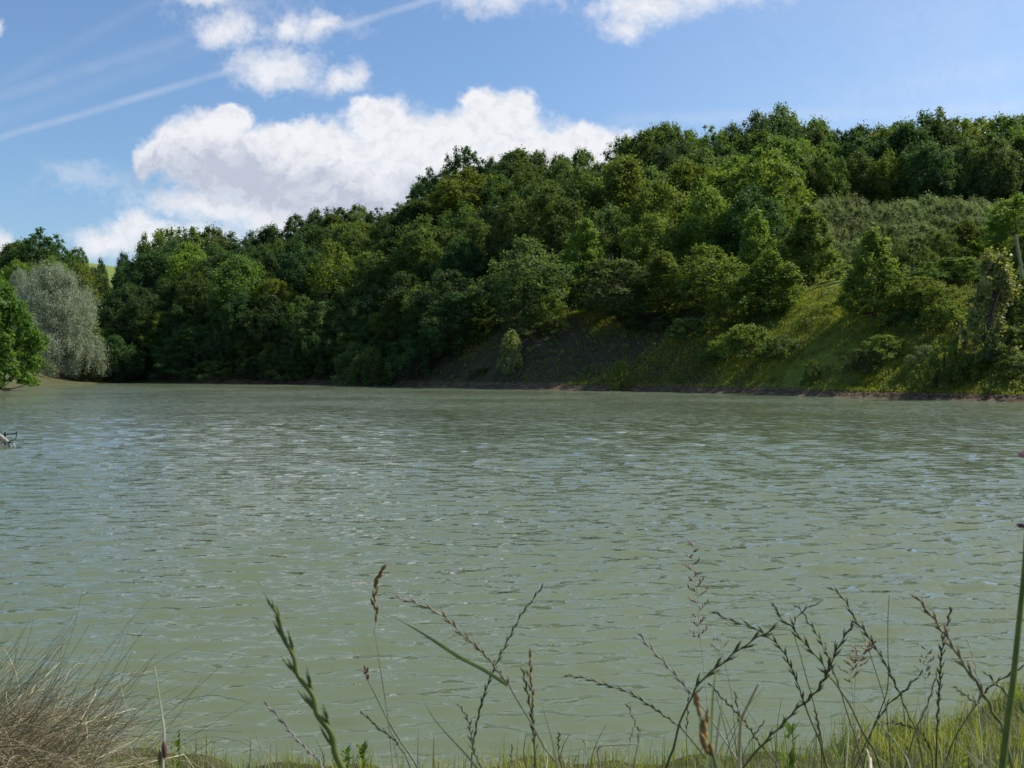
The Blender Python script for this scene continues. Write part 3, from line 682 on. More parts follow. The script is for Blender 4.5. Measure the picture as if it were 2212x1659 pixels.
# wood far behind and outside the frame on the right, so the light falls as it does in the place
# ------------------------------------------------------------------ grass and stones on the far bank
def bank_points(n, pxa, pxb, oa, ob, r):
    px = r.uniform(pxa, pxb, n); u = (px - 1106) / F; Y = shore(u) + r.uniform(oa, ob, n); x = u * Y
    return x, Y, H(x, Y)
r_ = np.random.default_rng(55)
x, y, z = bank_points(120000, 1000, 2260, 0.8, 26, r_)
keep = (smooth_noise(x, y, 0.45, 21) * 1.3 + r_.normal(size=len(x)) * 0.25 + np.clip((x - 12) / 20, -0.6, 0.35)) > 0
x, y, z = x[keep], y[keep], z[keep]; n = len(x)
C = np.stack([x, y, z + 0.12], -1); tip = np.tile((0, 0, 1.0), (n, 1)) + r_.normal(size=(n, 3)) * 0.3
N = unit(np.stack([r_.normal(size=n), r_.normal(size=n) - 0.3, 0.5 * r_.random(n)], -1))
hgt = r_.uniform(0.07, 0.2, n) * (1 + 0.5 * smooth_noise(x, y, 0.8, 22))
V, Q = leaf_quads(C, N, hgt, hgt * 0.22, tip, r_)
GM = leaf_mat('bank_grass', (0.150, 0.200, 0.026), (0.300, 0.330, 0.055), trans=0.5, tcol=(1.5, 1.5, 0.6), scale=0.25, var=0.0)
tag(link('meadow_grass', mesh_np('meadow_grass', V, Q), GM), 'tufted bright green grass covering the far bank', 'grass', kind='stuff')
x, y, z = bank_points(1500, 940, 2260, 1.0, 25, r_); V_ = []; 
rad_ = r_.uniform(0.18, 0.6, len(x)) * (0.7 + 0.5 * (x > 15)); cnt = (26 * (rad_ / 0.35) ** 1.5).astype(int) + 6
ci = np.repeat(np.arange(len(x)), cnt); n = len(ci); v = unit(r_.normal(size=(n, 3)) + (0, 0, 0.8)); v[:, 2] = np.abs(v[:, 2])
C = np.stack([x, y, z], -1)[ci] + v * (rad_[ci] * r_.random(n) ** 0.5)[:, None] * (1, 1, 1.3); L = r_.uniform(0.05, 0.13, n)
V, Q = leaf_quads(C, unit(v * .5 + r_.normal(size=(n, 3)) * .7), L, L * 0.5, None, r_)
SC = leaf_mat('scrub_leaves', (0.080, 0.120, 0.032), (0.200, 0.240, 0.065), trans=0.4, scale=0.6, var=0.0)
tag(link('bank_scrub', mesh_np('bank_scrub', V, Q), SC), 'low rough weeds and brambles scattered over the far bank', 'scrub', kind='stuff')
# eroded clods along the waterline
x, y, z = bank_points(2600, 640, 2260, 0.05, 1.5, r_)
clod_m = plain_mat('clod_earth', (0.12, 0.085, 0.050), (0.29, 0.21, 0.13), 2.5, 0.95, 0.1)
ico = np.array([(1, 0, 0), (-1, 0, 0), (0, 1, 0), (0, -1, 0), (0, 0, 1), (0, 0, -1)], float)
it = np.array([(0, 2, 4), (2, 1, 4), (1, 3, 4), (3, 0, 4), (2, 0, 5), (1, 2, 5), (3, 1, 5), (0, 3, 5)])
mb = MB()
for i in range(len(x)):
    s_ = r_.uniform(0.02, 0.08) * np.array((r_.uniform(1, 3), 1, r_.uniform(0.4, 0.8)))
    mb.add(ico * s_ * r_.uniform(0.7, 1.3, (6, 3)) + (x[i], y[i], z[i] + 0.01), None, it)
tag(link('shore_clods', mb.mesh('shore_clods'), clod_m), 'brown broken earth and stones strewn along the far waterline', 'stones', kind='stuff')

# ------------------------------------------------------------------ log and dark frame in the water at the left edge
wood_g = plain_mat('weathered_wood', (0.22, 0.20, 0.18), (0.42, 0.39, 0.36), 14.0, 0.85, 0.2, bump=0.5, stretch=(1, 1, 4))
dark_w = plain_mat('dark_wood', (0.018, 0.020, 0.016), (0.045, 0.045, 0.035), 20.0, 0.8, 0.3)
pale_w = plain_mat('pale_wood', (0.45, 0.44, 0.38), (0.62, 0.60, 0.54), 12.0, 0.8, 0.2)
def zpx(zx, zy): return (zx * 0.0521, 903.3 + zy * 0.0521)     # detail of the photograph -> frame pixels
def A(zx, zy, Y): return at(*zpx(zx, zy), Y)
def local(pts, o): return np.asarray(pts) - np.array(o)
LY = 29.3
lo = A(330, 1200, LY); lo[2] = 0
log = empty('driftwood_log', lo); tag(log, 'grey weathered log sloping into the water at the left edge', 'log')
mb = MB(); P = smooth_line([A(-900, 250, LY + 0.5), A(-420, 480, LY + .3), A(0, 760, LY), A(160, 870, LY), A(330, 1010, LY)], 5)
k = np.linspace(0, 1, len(P)); mb.tube(local(P, lo), 0.085 * (1 - 0.35 * k) * (1 + 0.06 * np.sin(k * 25)), 10); mb.add(local([P[-1]], lo), None, None)
link('stem', mb.mesh('log', True), wood_g, log)
for pts, rr, mt in (([(300, 980), (370, 1040), (410, 1120), (425, 1240)], 0.02, dark_w), ([(320, 985), (430, 985), (510, 1020), (560, 1040)], 0.022, dark_w),
                    ([(540, 1040), (590, 1110), (640, 1190)], 0.018, pale_w), ([(410, 1090), (445, 1150), (465, 1220)], 0.02, pale_w),
                    ([(300, 1010), (340, 1120), (395, 1190)], 0.032, wood_g)):
    mb = MB(); P = smooth_line([A(a, b, LY - 0.02) for a, b in pts], 4); mb.tube(local(P, lo), rr * np.linspace(1, 0.5, len(P)), 6)
    link('root', mb.mesh('root', True), mt, log)
fo = A(210, 1000, LY + 0.6); fo[2] = 0
fr = empty('mooring_frame', fo); tag(fr, 'thin dark bar with an upturned curved end above the grey log', 'frame')
mb = MB(); P = smooth_line([A(a, b, LY + 0.6) for a, b in [(-900, 640), (-300, 655), (0, 662), (250, 662), (450, 655), (690, 640)]], 4); mb.tube(local(P, fo), 0.017, 6); link('bar', mb.mesh('bar', True), dark_w, fr)
mb = MB(); P = smooth_line([A(a, b, LY + 0.6) for a, b in [(680, 560), (685, 660), (675, 760), (640, 850), (560, 915), (450, 930), (340, 940), (100, 960), (-300, 1000)]], 4); mb.tube(local(P, fo), 0.013, 6); link('curved_arm', mb.mesh('arm', True), dark_w, fr)
mb = MB(); mb.tube(local([A(207, 590, LY + 0.6), A(210, 700, LY + 0.6), A(212, 1400, LY + 0.6)], fo), 0.026, 8); link('post', mb.mesh('post', True), dark_w, fr)
bo = A(-300, 1200, LY + 0.25); bo[2] = 0
bt = empty('punt', bo); tag(bt, 'white and green low boat end cut off by the left edge under the log', 'boat')
mb = MB()
prof = [(0.45, 0), (0.25, 0.16), (0.0, 0.26), (-0.6, 0.33), (-1.4, 0.33), (-2.2, 0.30)]
xe = A(110, 1100, LY + 0.25)[0] - bo[0]
V = []
for i, (dx, hw) in enumerate(prof):
    xx = xe - 0.02 + (dx - 0.45)
    V += [(xx, -hw - 0.05, 0.23 if i else 0.10), (xx, -hw * 0.8, -0.08), (xx, hw * 0.8, -0.08), (xx, hw + 0.05, 0.23 if i else 0.10)]
idx = np.arange(len(V)).reshape(-1, 4); Q = np.concatenate([np.stack([idx[:-1, j], idx[:-1, j + 1], idx[1:, j + 1], idx[1:, j]], -1) for j in range(3)])
mb.add(V, Q); link('hull', mb.mesh('hull', True), pale_w, bt)
mb = MB(); mb.tube([(V[i * 4][0], V[i * 4][1], V[i * 4][2]) for i in range(6)], 0.03, 6); mb.tube([(V[i * 4 + 3][0], V[i * 4 + 3][1], V[i * 4 + 3][2]) for i in range(6)], 0.03, 6)
link('gunwale', mb.mesh('gunwale', True), plain_mat('green_paint', (0.10, 0.12, 0.03), (0.16, 0.17, 0.06), 9.0, 0.6), bt)

# ------------------------------------------------------------------ rush tussock at the lower left
rr = np.random.default_rng(91)
TY = 4.55; tx = (-150 - 1106) / F * TY; tz = float(G(tx, TY))
tus = empty('rush_tussock', (tx, TY, tz)); tag(tus, 'big brown green rush tussock arching over the water at the lower left', 'rush')
rush_g = plain_mat('rush_green', (0.085, 0.085, 0.030), (0.19, 0.18, 0.075), 30, 0.5, 0.4)
rush_b = plain_mat('rush_brown', (0.19, 0.150, 0.075), (0.36, 0.29, 0.17), 30, 0.7, 0.3)
rush_d = plain_mat('rush_straw', (0.48, 0.40, 0.24), (0.70, 0.61, 0.40), 30, 0.8, 0.2)
def rush(mb, n, el, ln, curl, rad, az=(-2.2, 2.2), jitter=0.05, base_r=0.28, zlo=0.0):
    for _ in range(n):
        a = rr.normal(0.0, 0.75); e = rr.uniform(*el); L = rr.uniform(*ln) * 0.76
        d = np.array((math.cos(a) * math.cos(e), math.sin(a) * math.cos(e), math.sin(e)))
        b = np.array((rr.normal() * base_r, rr.normal() * base_r, zlo + abs(rr.normal()) * 0.06))
        s = np.linspace(0, 1, 8)[:, None]; c = rr.normal(curl[0], curl[1])
        side = np.array((-math.sin(a), math.cos(a), 0)) * rr.normal() * 0.12
        P = b + d * L * s + np.array((0, 0, 1.0)) * c * L * s ** 2.2 + side * L * s ** 2 + rr.normal(size=(8, 3)) * 0.004 * s
        P[:, 2] = np.maximum(P[:, 2], -tz + 0.005)
        mb.tube(P, np.linspace(rad, rad * 0.45, 8), 3)
mb = MB(); rush(mb, 700, (0.05, 1.15), (0.45, 1.05), (-0.12, 0.16), 0.0016); link('green_stems', mb.mesh('green_stems', True), rush_g, tus)
mb = MB(); rush(mb, 1200, (0.0, 1.15), (0.35, 0.85), (-0.2, 0.12), 0.0017); link('brown_stems', mb.mesh('brown_stems', True), rush_b, tus)
mb = MB(); rush(mb, 480, (0.35, 1.2), (0.6, 1.35), (-0.72, 0.25), 0.0014); rush(mb, 160, (0.0, 0.4), (0.3, 0.8), (-0.1, 0.06), 0.0015)
link('dry_stems', mb.mesh('dry_stems', True), rush_d, tus)

mb = MB()
for _ in range(170):
    a = rr.normal(0, 0.9); e = rr.uniform(0.0, 0.9); L = rr.uniform(0.25, 0.62); d = np.array((math.cos(a) * math.cos(e), math.sin(a) * math.cos(e), math.sin(e)))
    b = np.array((rr.normal() * 0.3, rr.normal() * 0.3, 0.03)); k_ = rr.uniform(0.35, 0.8); d2 = unit(d + np.array((rr.normal() * .5, rr.normal() * .5, -rr.uniform(0.2, 1.3))))
    P = np.array([b, b + d * L * k_ * .5, b + d * L * k_, b + d * L * k_ + d2 * L * (1 - k_)]); P[:, 2] = np.maximum(P[:, 2], -tz + 0.01)
    mb.blade(P, np.array((0.9, 1, 0.9, 0.3)) * rr.uniform(0.0012, 0.0034), (-math.sin(a), math.cos(a), 0.3))
link('dead_leaves', mb.mesh('dead_leaves'), rush_d, tus)

# ------------------------------------------------------------------ turf of the near bank
g_ = np.random.default_rng(17)
def turf(n, xr, yr, hr, wr, mb, lean=0.35):
    X = g_.uniform(*xr, n); Y = g_.uniform(*yr, n)
    ok = (edge(X) - Y) > 0.02 + 0.12 * g_.random(n); X, Y = X[ok], Y[ok]; n = len(X); Z = G(X, Y)
    dens = smooth_noise(X, Y, 2.5, 31); ok = g_.random(n) < 0.75 + 1.0 * dens; X, Y, Z = X[ok], Y[ok], Z[ok]; n = len(X)
    h = g_.uniform(*hr, n) * (1 + 0.35 * smooth_noise(X, Y, 3.5, 32)); d = unit(g_.normal(size=(n, 3)) * np.array((1, 1, 0)) + 1e-6)
    ln = np.abs(g_.normal(size=n)) * lean; w = g_.uniform(*wr, n); side = np.stack([-d[:, 1], d[:, 0], d[:, 0] * 0], -1)
    rows_ = []
    for s, ww in ((0, 1.0), (0.4, 0.85), (0.75, 0.5), (1.0, 0.04)):
        c = np.stack([X, Y, Z - 0.01], -1) + np.array((0, 0, 1.0)) * (h * s * (1 - 0.25 * ln * s))[:, None] + d * (h * ln * s ** 1.8)[:, None]
        rows_.append(c - side * (w * ww)[:, None]); rows_.append(c + side * (w * ww)[:, None])
    V = np.stack(rows_, 1).reshape(-1, 3); b = np.arange(n)[:, None] * 8
    Q = np.concatenate([b + np.array([0, 1, 3, 2]), b + np.array([2, 3, 5, 4]), b + np.array([4, 5, 7, 6])])
    mb.add(V, Q)
turf_m = leaf_mat('turf_blades', (0.070, 0.125, 0.012), (0.320, 0.350, 0.060), trans=0.45, tcol=(1.5, 1.5, 0.6), gloss=0.4, scale=2.0, var=0.0)
mb = MB(); turf(17000, (-2.9, 4.0), (3.2, 7.0), (0.02, 0.09), (0.0012, 0.0028), mb, 0.9); turf(5000, (-2.4, 4.0), (3.4, 7.0), (0.06, 0.17), (0.0014, 0.0032), mb, 0.8); turf(7000, (0.6, 4.0), (3.2, 7.1), (0.07, 0.22), (0.0012, 0.0028), mb, 0.5)
turf(4000, (-1.6, 3.6), (1.6, 3.2), (0.05, 0.12), (0.0013, 0.0025), mb); turf(1500, (-1.6, 0.9), (3.6, 6.2), (0.07, 0.15), (0.0013, 0.0025), mb, 0.4)
turf(9000, (4.0, 9.0), (2.0, 9.5), (0.04, 0.16), (0.0015, 0.003), mb, 0.6); turf(7000, (-8.0, -2.9), (2.0, 9.0), (0.04, 0.16), (0.0015, 0.003), mb, 0.6)
tag(link('grass', mb.mesh('grass'), turf_m), 'short green grass blades growing at the edge of the near bank', 'grass', kind='stuff')
mb = MB(); turf(6500, (-2.9, 4.0), (3.2, 7.0), (0.04, 0.19), (0.0009, 0.0018), mb, 0.8)
tag(link('dry_grass', mb.mesh('dry_grass'), plain_mat('dead_blades', (0.30, 0.25, 0.15), (0.48, 0.42, 0.28), 20, 0.8, 0.2, trans=0.3)), 'pale dead grass blades mixed into the green turf', 'grass', kind='stuff')

# ------------------------------------------------------------------ grass stalks near the camera
SM = dict(
    dark=plain_mat('stalk_dark_green', (0.080, 0.095, 0.026), (0.190, 0.190, 0.070), 60, 0.55, 0.4, trans=0.2),
    green=plain_mat('stalk_green', (0.14, 0.19, 0.045), (0.24, 0.29, 0.09), 50, 0.5, 0.4, trans=0.3),
    pale=plain_mat('stalk_pale', (0.26, 0.28, 0.15), (0.42, 0.42, 0.27), 50, 0.6, 0.3, trans=0.25),
    straw=plain_mat('stalk_straw', (0.50, 0.44, 0.28), (0.68, 0.62, 0.44), 50, 0.6, 0.3, trans=0.25),
    lime=plain_mat('stem_lime', (0.15, 0.20, 0.035), (0.26, 0.30, 0.08), 40, 0.5, 0.4, trans=0.4),
    grey=plain_mat('stalk_grey', (0.34, 0.28, 0.22), (0.55, 0.47, 0.38), 90, 0.7, 0.3, trans=0.15),
    brown=plain_mat('seed_brown', (0.28, 0.16, 0.05), (0.50, 0.32, 0.12), 90, 0.7, 0.3, trans=0.3),
    pink=plain_mat('seed_pink', (0.34, 0.22, 0.13), (0.56, 0.42, 0.28), 90, 0.7, 0.3, trans=0.3),
    purple=plain_mat('bud_purple', (0.11, 0.045, 0.05), (0.20, 0.08, 0.07), 90, 0.6, 0.4, trans=0.2),
)
q_ = np.random.default_rng(5)
def spikelet(mb, c, d, side, L, wd, fl=3):
    """a flattened, overlapping husk cluster"""
    d = unit(d); nrm = unit(np.cross(d, side))
    for k_ in range(fl):
        o = c + d * L * 0.22 * k_ + side * L * 0.06 * (k_ - 1)
        dd = unit(d + side * 0.06 * (k_ - 0.5) + q_.normal(size=3) * 0.04); l = L * (0.72 - 0.06 * k_); w = wd * (1 - 0.15 * k_)
        t = np.array([0, .25, .6, 1.0]); ww = np.array([0.25, 1, .75, 0.05])[:, None] * w
        P = o + dd * l * t[:, None]; V = np.concatenate([P - side * ww, P + nrm * ww * .7, P + side * ww, P - nrm * ww * .7]).reshape(4, 4, 3).transpose(1, 0, 2).reshape(-1, 3)
        idx = np.arange(16).reshape(4, 4); nx = np.roll(idx, -1, 1)
        mb.add(V, np.stack([idx[:-1], nx[:-1], nx[1:], idx[1:]], -1).reshape(-1, 4))
def stalk(pts, Y, label, kind='rye', col='dark', head=None, hl=0.5, rad=0.0009, name='ryegrass_stalk', group=None, dY=0.12, leaf=None, sp=None, cat='grass stalk', thick=1.0, tooth=0.06, prof=(0.5, 1.25)):
    """pts: outline of the stalk from the tip downwards; it stands at depth Y and is rooted in the bank"""
    rad *= 0.78; wthick = thick * 0.74
    pts = list(pts); n = len(pts); drift = q_.uniform(-dY, dY)
    P = [at(a, b, Y + drift * (1 - i / (n - 1)) ** 1.0) for i, (a, b) in enumerate(pts)]
    d = P[-1] - P[-2]; d = d / np.linalg.norm(d)
    if d[2] > -0.35: d = np.array((d[0], d[1], -0.5)); d /= np.linalg.norm(d)
    p = P[-1].copy(); ext = []
    for _ in range(60):
        d = d + np.array((0, 0, -0.08)); d /= np.linalg.norm(d); p = p + d * 0.03
        ext.append(p.copy())
        if p[2] < float(G(p[0], p[1])) - 0.01: break
    P = np.array(P + ext[2::3] + [ext[-1]])
    root = P[-1].copy(); root[2] = float(G(root[0], root[1]))
    o = empty(name, tuple(root)); tag(o, label, cat, group)
    Q = smooth_line(P - root, 8); s = np.concatenate([[0], np.cumsum(np.linalg.norm(np.diff(Q, axis=0), axis=1))]); vis = s[min(8 * (n - 1), len(s) - 1)]
    Q0 = Q.copy()
    if kind == 'rye':     # the rachis waves from side to side
        amp = rad * 0.8; wv_ = np.sin(s * 2 * np.pi / (0.022 * thick)) * amp * (s < vis * hl)
        Q = Q + np.stack([wv_, 0 * wv_, 0 * wv_], -1)
    mb = MB()
    if kind == 'blade': mb.blade(Q[::2], np.minimum(np.linspace(0.1, 3.2, len(Q[::2])) * 1.6, 2.2) * rad, (1, 0.3, 0))
    else: mb.tube(Q, rad * np.clip(prof[0] + s / max(vis, 1e-6) * (prof[1] - prof[0]), prof[0], prof[1]), 5)
    st = link('stem' if kind != 'blade' else 'leaf_blade', mb.mesh('stalk', True), SM[col], o)
    if kind in ('rye', 'dense', 'panicle'):
        mb = MB(); hm = SM[head or col]; L = 0.0165 * thick; stepd = {'rye': 0.0098, 'dense': 0.0035, 'panicle': 0.0065}[kind] * thick; sd = 1; d_ = 0.004
        while d_ < vis * hl:
            i = int(np.searchsorted(s, d_)); i = min(max(i, 1), len(Q) - 1); tg = unit(Q0[max(i - 5, 0)] - Q0[min(i + 4, len(Q0) - 1)]); c = Q[i]
            perp = unit(np.cross(tg, np.array((0.1 * sd, 1.0, 0.2)))) * sd; f = d_ / (vis * hl)
            if kind == 'rye':
                k_ = 0.75 + 0.35 * min(1, f * 3) - 0.25 * f
                spikelet(mb, c + perp * rad, tg + perp * tooth * q_.uniform(0.3, 1.6), perp, L * k_, 0.00135 * wthick * k_)
            elif kind == 'dense':
                env = math.sin(math.pi * min(1, f * 0.9 + 0.1)) * (0.6 + 0.5 * math.sin(f * 17 + 1)); aa = q_.uniform(0, 6.28)
                pr = unit(np.array((math.cos(aa), math.sin(aa), 0.1))); off = pr * 0.004 * env * q_.random() * thick
                spikelet(mb, c + off, tg + pr * 0.4 * env, unit(np.cross(tg, pr)), 0.009 * thick, 0.0017 * thick, 2)
            else:
                ln = 0.021 * thick * (0.12 + 0.9 * f * (1.3 - f)) * q_.uniform(0.5, 1.3); aa = q_.uniform(-0.9, 0.9)
                pr = unit(perp + np.array((0, math.sin(aa), 0.35))); B_ = c + pr * ln * np.linspace(0, 1, 5)[:, None] + tg * ln * 0.35 * (np.linspace(0, 1, 5) ** 2)[:, None]
                mb.tube(B_, 0.00028 * thick, 3)
                for b_ in B_[1:]: spikelet(mb, b_, tg + pr * 0.8 + q_.normal(size=3) * 0.5, unit(np.cross(tg, pr)), 0.0062 * thick, 0.0012 * thick, 2)
            d_ += stepd * q_.uniform(0.8, 1.2); sd = -sd
        if mb.n: link('seed_head', mb.mesh('seed_head'), hm, o)
    if leaf is not None:
        lp, lc, lw = leaf; L_ = smooth_line([at(a, b, Y + 0.05 * (1 - i / len(lp))) - root for i, (a, b) in enumerate(lp)], 6)
        mb = MB(); mb.blade(L_, lw * np.clip(np.linspace(0.05, 2.2, len(L_)), 0, 1), (0.3, 0.2, 1)); link('leaf', mb.mesh('leaf'), SM[lc], o)
    return o

ST = stalk
ST([(334, 1438), (344, 1505), (351, 1550), (355, 1588), (352, 1659)], 0.75, 'short yellow and red sprout with a purple bud, right of the rush tussock', 'plain', 'pale', name='grass_sprout', rad=0.0011)
b_ = bpy.data.objects[-1] if False else None
ST([(590, 1313), (607, 1355), (623, 1396), (639, 1441), (665, 1489), (687, 1537), (707, 1575), (740, 1659)], 0.62, 'thick blurred green stalk leaning left, nearest the lens', 'rye', 'lime', hl=1.0, rad=0.0019, thick=1.15, dY=0.02, tooth=0.0, prof=(0.6, 1.5))
ST([(569, 1515), (607, 1556), (639, 1595), (671, 1627), (697, 1659)], 0.95, 'grey dried seed spike beside the thick blurred green stalk', 'rye', 'grey', hl=1.0, rad=0.0008, thick=0.9)
ST([(832, 1223), (817, 1248), (809, 1274), (808, 1296), (812, 1315), (811, 1347), (809, 1367), (816, 1405), (824, 1459), (835, 1530), (848, 1657)], 1.1, 'upright stalk with a dense brown seed head, left of centre', 'dense', 'pale', head='brown', hl=0.30, rad=0.0005, name='brown_headed_stalk', thick=1.25)
ST([(786, 1440), (796, 1472), (803, 1485), (828, 1536), (860, 1593), (902, 1657)], 1.05, 'stiff leaning stalk with a small pinkish tuft at its tip', 'dense', 'pale', head='pink', hl=0.15, rad=0.0011, name='grass_stalk')
ST([(790, 1386), (803, 1412), (817, 1427), (830, 1500), (845, 1580), (862, 1657)], 1.2, 'thin pale stalk crossing behind the brown headed one', 'plain', 'pale', rad=0.0006, name='grass_stalk')
ST([(779, 1538), (800, 1555), (819, 1574), (851, 1597), (867, 1619), (886, 1657)], 1.0, 'short dark rye spike leaning left below the pinkish tuft', 'rye', 'dark', hl=0.8)
ST([(848, 1290), (886, 1299), (924, 1314), (963, 1335), (995, 1367), (1027, 1395), (1059, 1427), (1075, 1450), (1094, 1472), (1116, 1510), (1148, 1562), (1177, 1616), (1206, 1654)], 1.0,
   'long arching pale stalk with a leaf, bending left across the centre', 'rye', 'pale', head='pink', hl=0.62, rad=0.0010, thick=0.8,
   leaf=([(854, 1335), (899, 1360), (950, 1392), (995, 1421), (1043, 1446), (1097, 1480)], 'green', 0.0018))
ST([(1172, 1267), (1154, 1290), (1122, 1335), (1097, 1383), (1078, 1421), (1062, 1456), (1043, 1510), (1030, 1562), (1020, 1625), (1018, 1659)], 1.15, 'tall dark stalk leaning right through the arching pale one', 'rye', 'dark', hl=0.9, rad=0.0009, thick=0.7)
ST([(912, 1507), (937, 1552), (972, 1593), (1027, 1655)], 1.0, 'straight pale green blade leaning left near the bottom centre', 'blade', 'pale', rad=0.0009, name='grass_plant', cat='grass blade')
ST([(956, 1533), (979, 1568), (1014, 1616), (1040, 1659)], 1.1, 'short green blade left of the twisted pale spike', 'blade', 'green', rad=0.0008, name='grass_plant', cat='grass blade')
ST([(991, 1523), (1007, 1546), (1015, 1571), (1019, 1603), (1027, 1632), (1039, 1657)], 1.0, 'twisted pale green spike low in the bottom centre', 'rye', 'pale', hl=1.0, rad=0.0008, thick=0.7)
ST([(1148, 1405), (1146, 1434), (1145, 1466), (1150, 1498), (1151, 1546), (1156, 1657)], 1.05, 'upright stalk with an orange brown seed head right of centre', 'dense', 'dark', head='brown', hl=0.5, rad=0.0009, name='brown_headed_stalk', thick=1.0)
ST([(1129, 1446), (1137, 1485), (1146, 1530), (1153, 1590), (1158, 1657)], 1.1, 'dark spike growing tight against the orange brown seed head', 'rye', 'dark', hl=0.9, thick=0.8)
ST([(1169, 1514), (1180, 1555), (1193, 1600), (1199, 1632), (1206, 1657)], 0.95, 'pale blade crossing the foot of the arching pale stalk', 'blade', 'pale', rad=0.0009, name='grass_plant', cat='grass blade')
ST([(1220, 1459), (1266, 1466), (1308, 1480), (1353, 1493), (1388, 1514), (1417, 1533), (1445, 1553), (1470, 1572), (1492, 1597), (1517, 1628), (1535, 1655)], 1.15, 'long dark stalk arching flat to the left, right of centre', 'rye', 'dark', hl=0.75, rad=0.0009, thick=0.7)
ST([(1378, 1608), (1333, 1609), (1293, 1616), (1295, 1657)], 1.0, 'broken straw bent to a right angle near the bottom', 'plain', 'straw', rad=0.0012, name='broken_straw', cat='straw')
ST([(1356, 1523), (1372, 1562), (1381, 1590), (1370, 1650)], 1.2, 'small dark forked spike left of the bent straw end', 'rye', 'dark', hl=0.7, thick=0.9)
ST([(1497, 1173), (1497, 1227), (1505, 1274), (1508, 1315), (1511, 1371), (1520, 1446), (1530, 1560), (1535, 1659)], 1.5, 'tallest airy pinkish brown panicle, standing alone over the water', 'panicle', 'pink', hl=0.45, rad=0.0004, name='airy_panicle', thick=1.35)
ST([(1542, 1321), (1567, 1335), (1599, 1347), (1627, 1355), (1649, 1369), (1674, 1387), (1693, 1409), (1708, 1440), (1721, 1471), (1734, 1509), (1746, 1543), (1771, 1603), (1785, 1655)], 1.1, 'dark green rye stalk arching left over the thick dark spike', 'rye', 'dark', hl=0.7, rad=0.001, thick=0.9)
ST([(1669, 1360), (1636, 1377), (1608, 1396), (1577, 1418), (1552, 1440), (1523, 1462), (1498, 1496), (1483, 1528), (1467, 1565), (1455, 1615), (1439, 1659)], 0.95, 'thick dark rye spike leaning right with open spikelets', 'rye', 'dark', hl=0.62, rad=0.0013, thick=1.05, tooth=0.13)
ST([(1677, 1311), (1683, 1330), (1705, 1349), (1724, 1371), (1743, 1396), (1765, 1418), (1781, 1443), (1796, 1465), (1812, 1487), (1837, 1525), (1862, 1578), (1885, 1616), (1900, 1655)], 1.0, 'dark rye spike with bold toothed spikelets, leaning left', 'rye', 'dark', hl=0.5, rad=0.0011, thick=1.0, tooth=0.13)
ST([(1718, 1308), (1734, 1321), (1746, 1343), (1762, 1365), (1777, 1393), (1790, 1421), (1799, 1446), (1815, 1490), (1830, 1540), (1850, 1600), (1865, 1655)], 1.1, 'slender dark green rye stalk right of the bold toothed spike', 'rye', 'dark', hl=0.6, rad=0.001, thick=0.75)
ST([(1765, 1305), (1745, 1313), (1730, 1325), (1718, 1340), (1716, 1371), (1727, 1409), (1743, 1468), (1755, 1509), (1774, 1594), (1780, 1655)], 1.2, 'green stalk with a nodding grey tip between two rye spikes', 'rye', 'green', head='grey', hl=0.18, rad=0.0009, thick=0.8)
ST([(1381, 1368), (1401, 1396), (1426, 1421), (1445, 1443), (1464, 1465), (1489, 1493), (1511, 1518), (1536, 1553), (1555, 1584), (1600, 1655)], 1.05, 'grey green spike leaning left beyond the thick dark one', 'rye', 'grey', hl=0.5, rad=0.001, thick=0.8)
ST([(1639, 1476), (1621, 1512), (1603, 1550), (1599, 1578), (1596, 1659)], 0.85, 'thick bright straw kinked in the middle', 'plain', 'straw', rad=0.0019, name='straw_stalk', cat='straw')
ST([(1558, 1396), (1549, 1431), (1541, 1481), (1536, 1547), (1533, 1609), (1527, 1659)], 0.9, 'upright green blade with a pale dry tip', 'blade', 'green', rad=0.0012, name='grass_plant', cat='grass blade')
ST([(1563, 1498), (1555, 1543), (1547, 1609), (1543, 1659)], 0.9, 'shorter pale blade beside the green blade with the dry tip', 'blade', 'pale', rad=0.0011, name='grass_plant', cat='grass blade')
ST([(1508, 1509), (1514, 1556), (1523, 1594), (1539, 1628), (1549, 1659)], 0.55, 'blurred brown green seed head rising from the bottom edge', 'dense', 'green', head='brown', hl=0.85, rad=0.0012, thick=1.15, dY=0.02)
ST([(1840, 1352), (1824, 1377), (1802, 1415), (1787, 1453), (1774, 1478), (1752, 1506), (1718, 1534), (1690, 1565), (1652, 1603), (1605, 1659)], 0.95, 'long dark stalk leaning right, crossing all the others', 'rye', 'dark', hl=0.85, rad=0.0011, thick=0.95)
ST([(1555, 1377), (1567, 1437), (1580, 1500), (1586, 1562), (1592, 1655)], 1.3, 'small dark panicle on a hair thin stem behind the thick spike', 'panicle', 'dark', head='grey', hl=0.12, rad=0.0006, name='airy_panicle', thick=1.2)
ST([(1549, 1453), (1580, 1487), (1605, 1521), (1636, 1568), (1665, 1625), (1680, 1659)], 1.1, 'thin grey stem slanting under the thick dark spike', 'plain', 'grey', rad=0.0006, name='grass_stalk')
ST([(1530, 1474), (1561, 1509), (1586, 1534), (1611, 1562), (1636, 1600), (1668, 1641), (1680, 1659)], 1.2, 'dark wavy stalk slanting down right behind the kinked straw', 'rye', 'dark', hl=0.8, rad=0.0009, thick=0.7)
ST([(1795, 1271), (1816, 1286), (1835, 1314), (1847, 1340), (1869, 1365), (1891, 1399), (1913, 1434), (1929, 1468), (1947, 1506), (1963, 1546), (1979, 1578), (1995, 1655)], 1.15, 'tall dark rye stalk with a drooping tip, highest of the right cluster', 'rye', 'dark', hl=0.75, rad=0.001, thick=0.85)
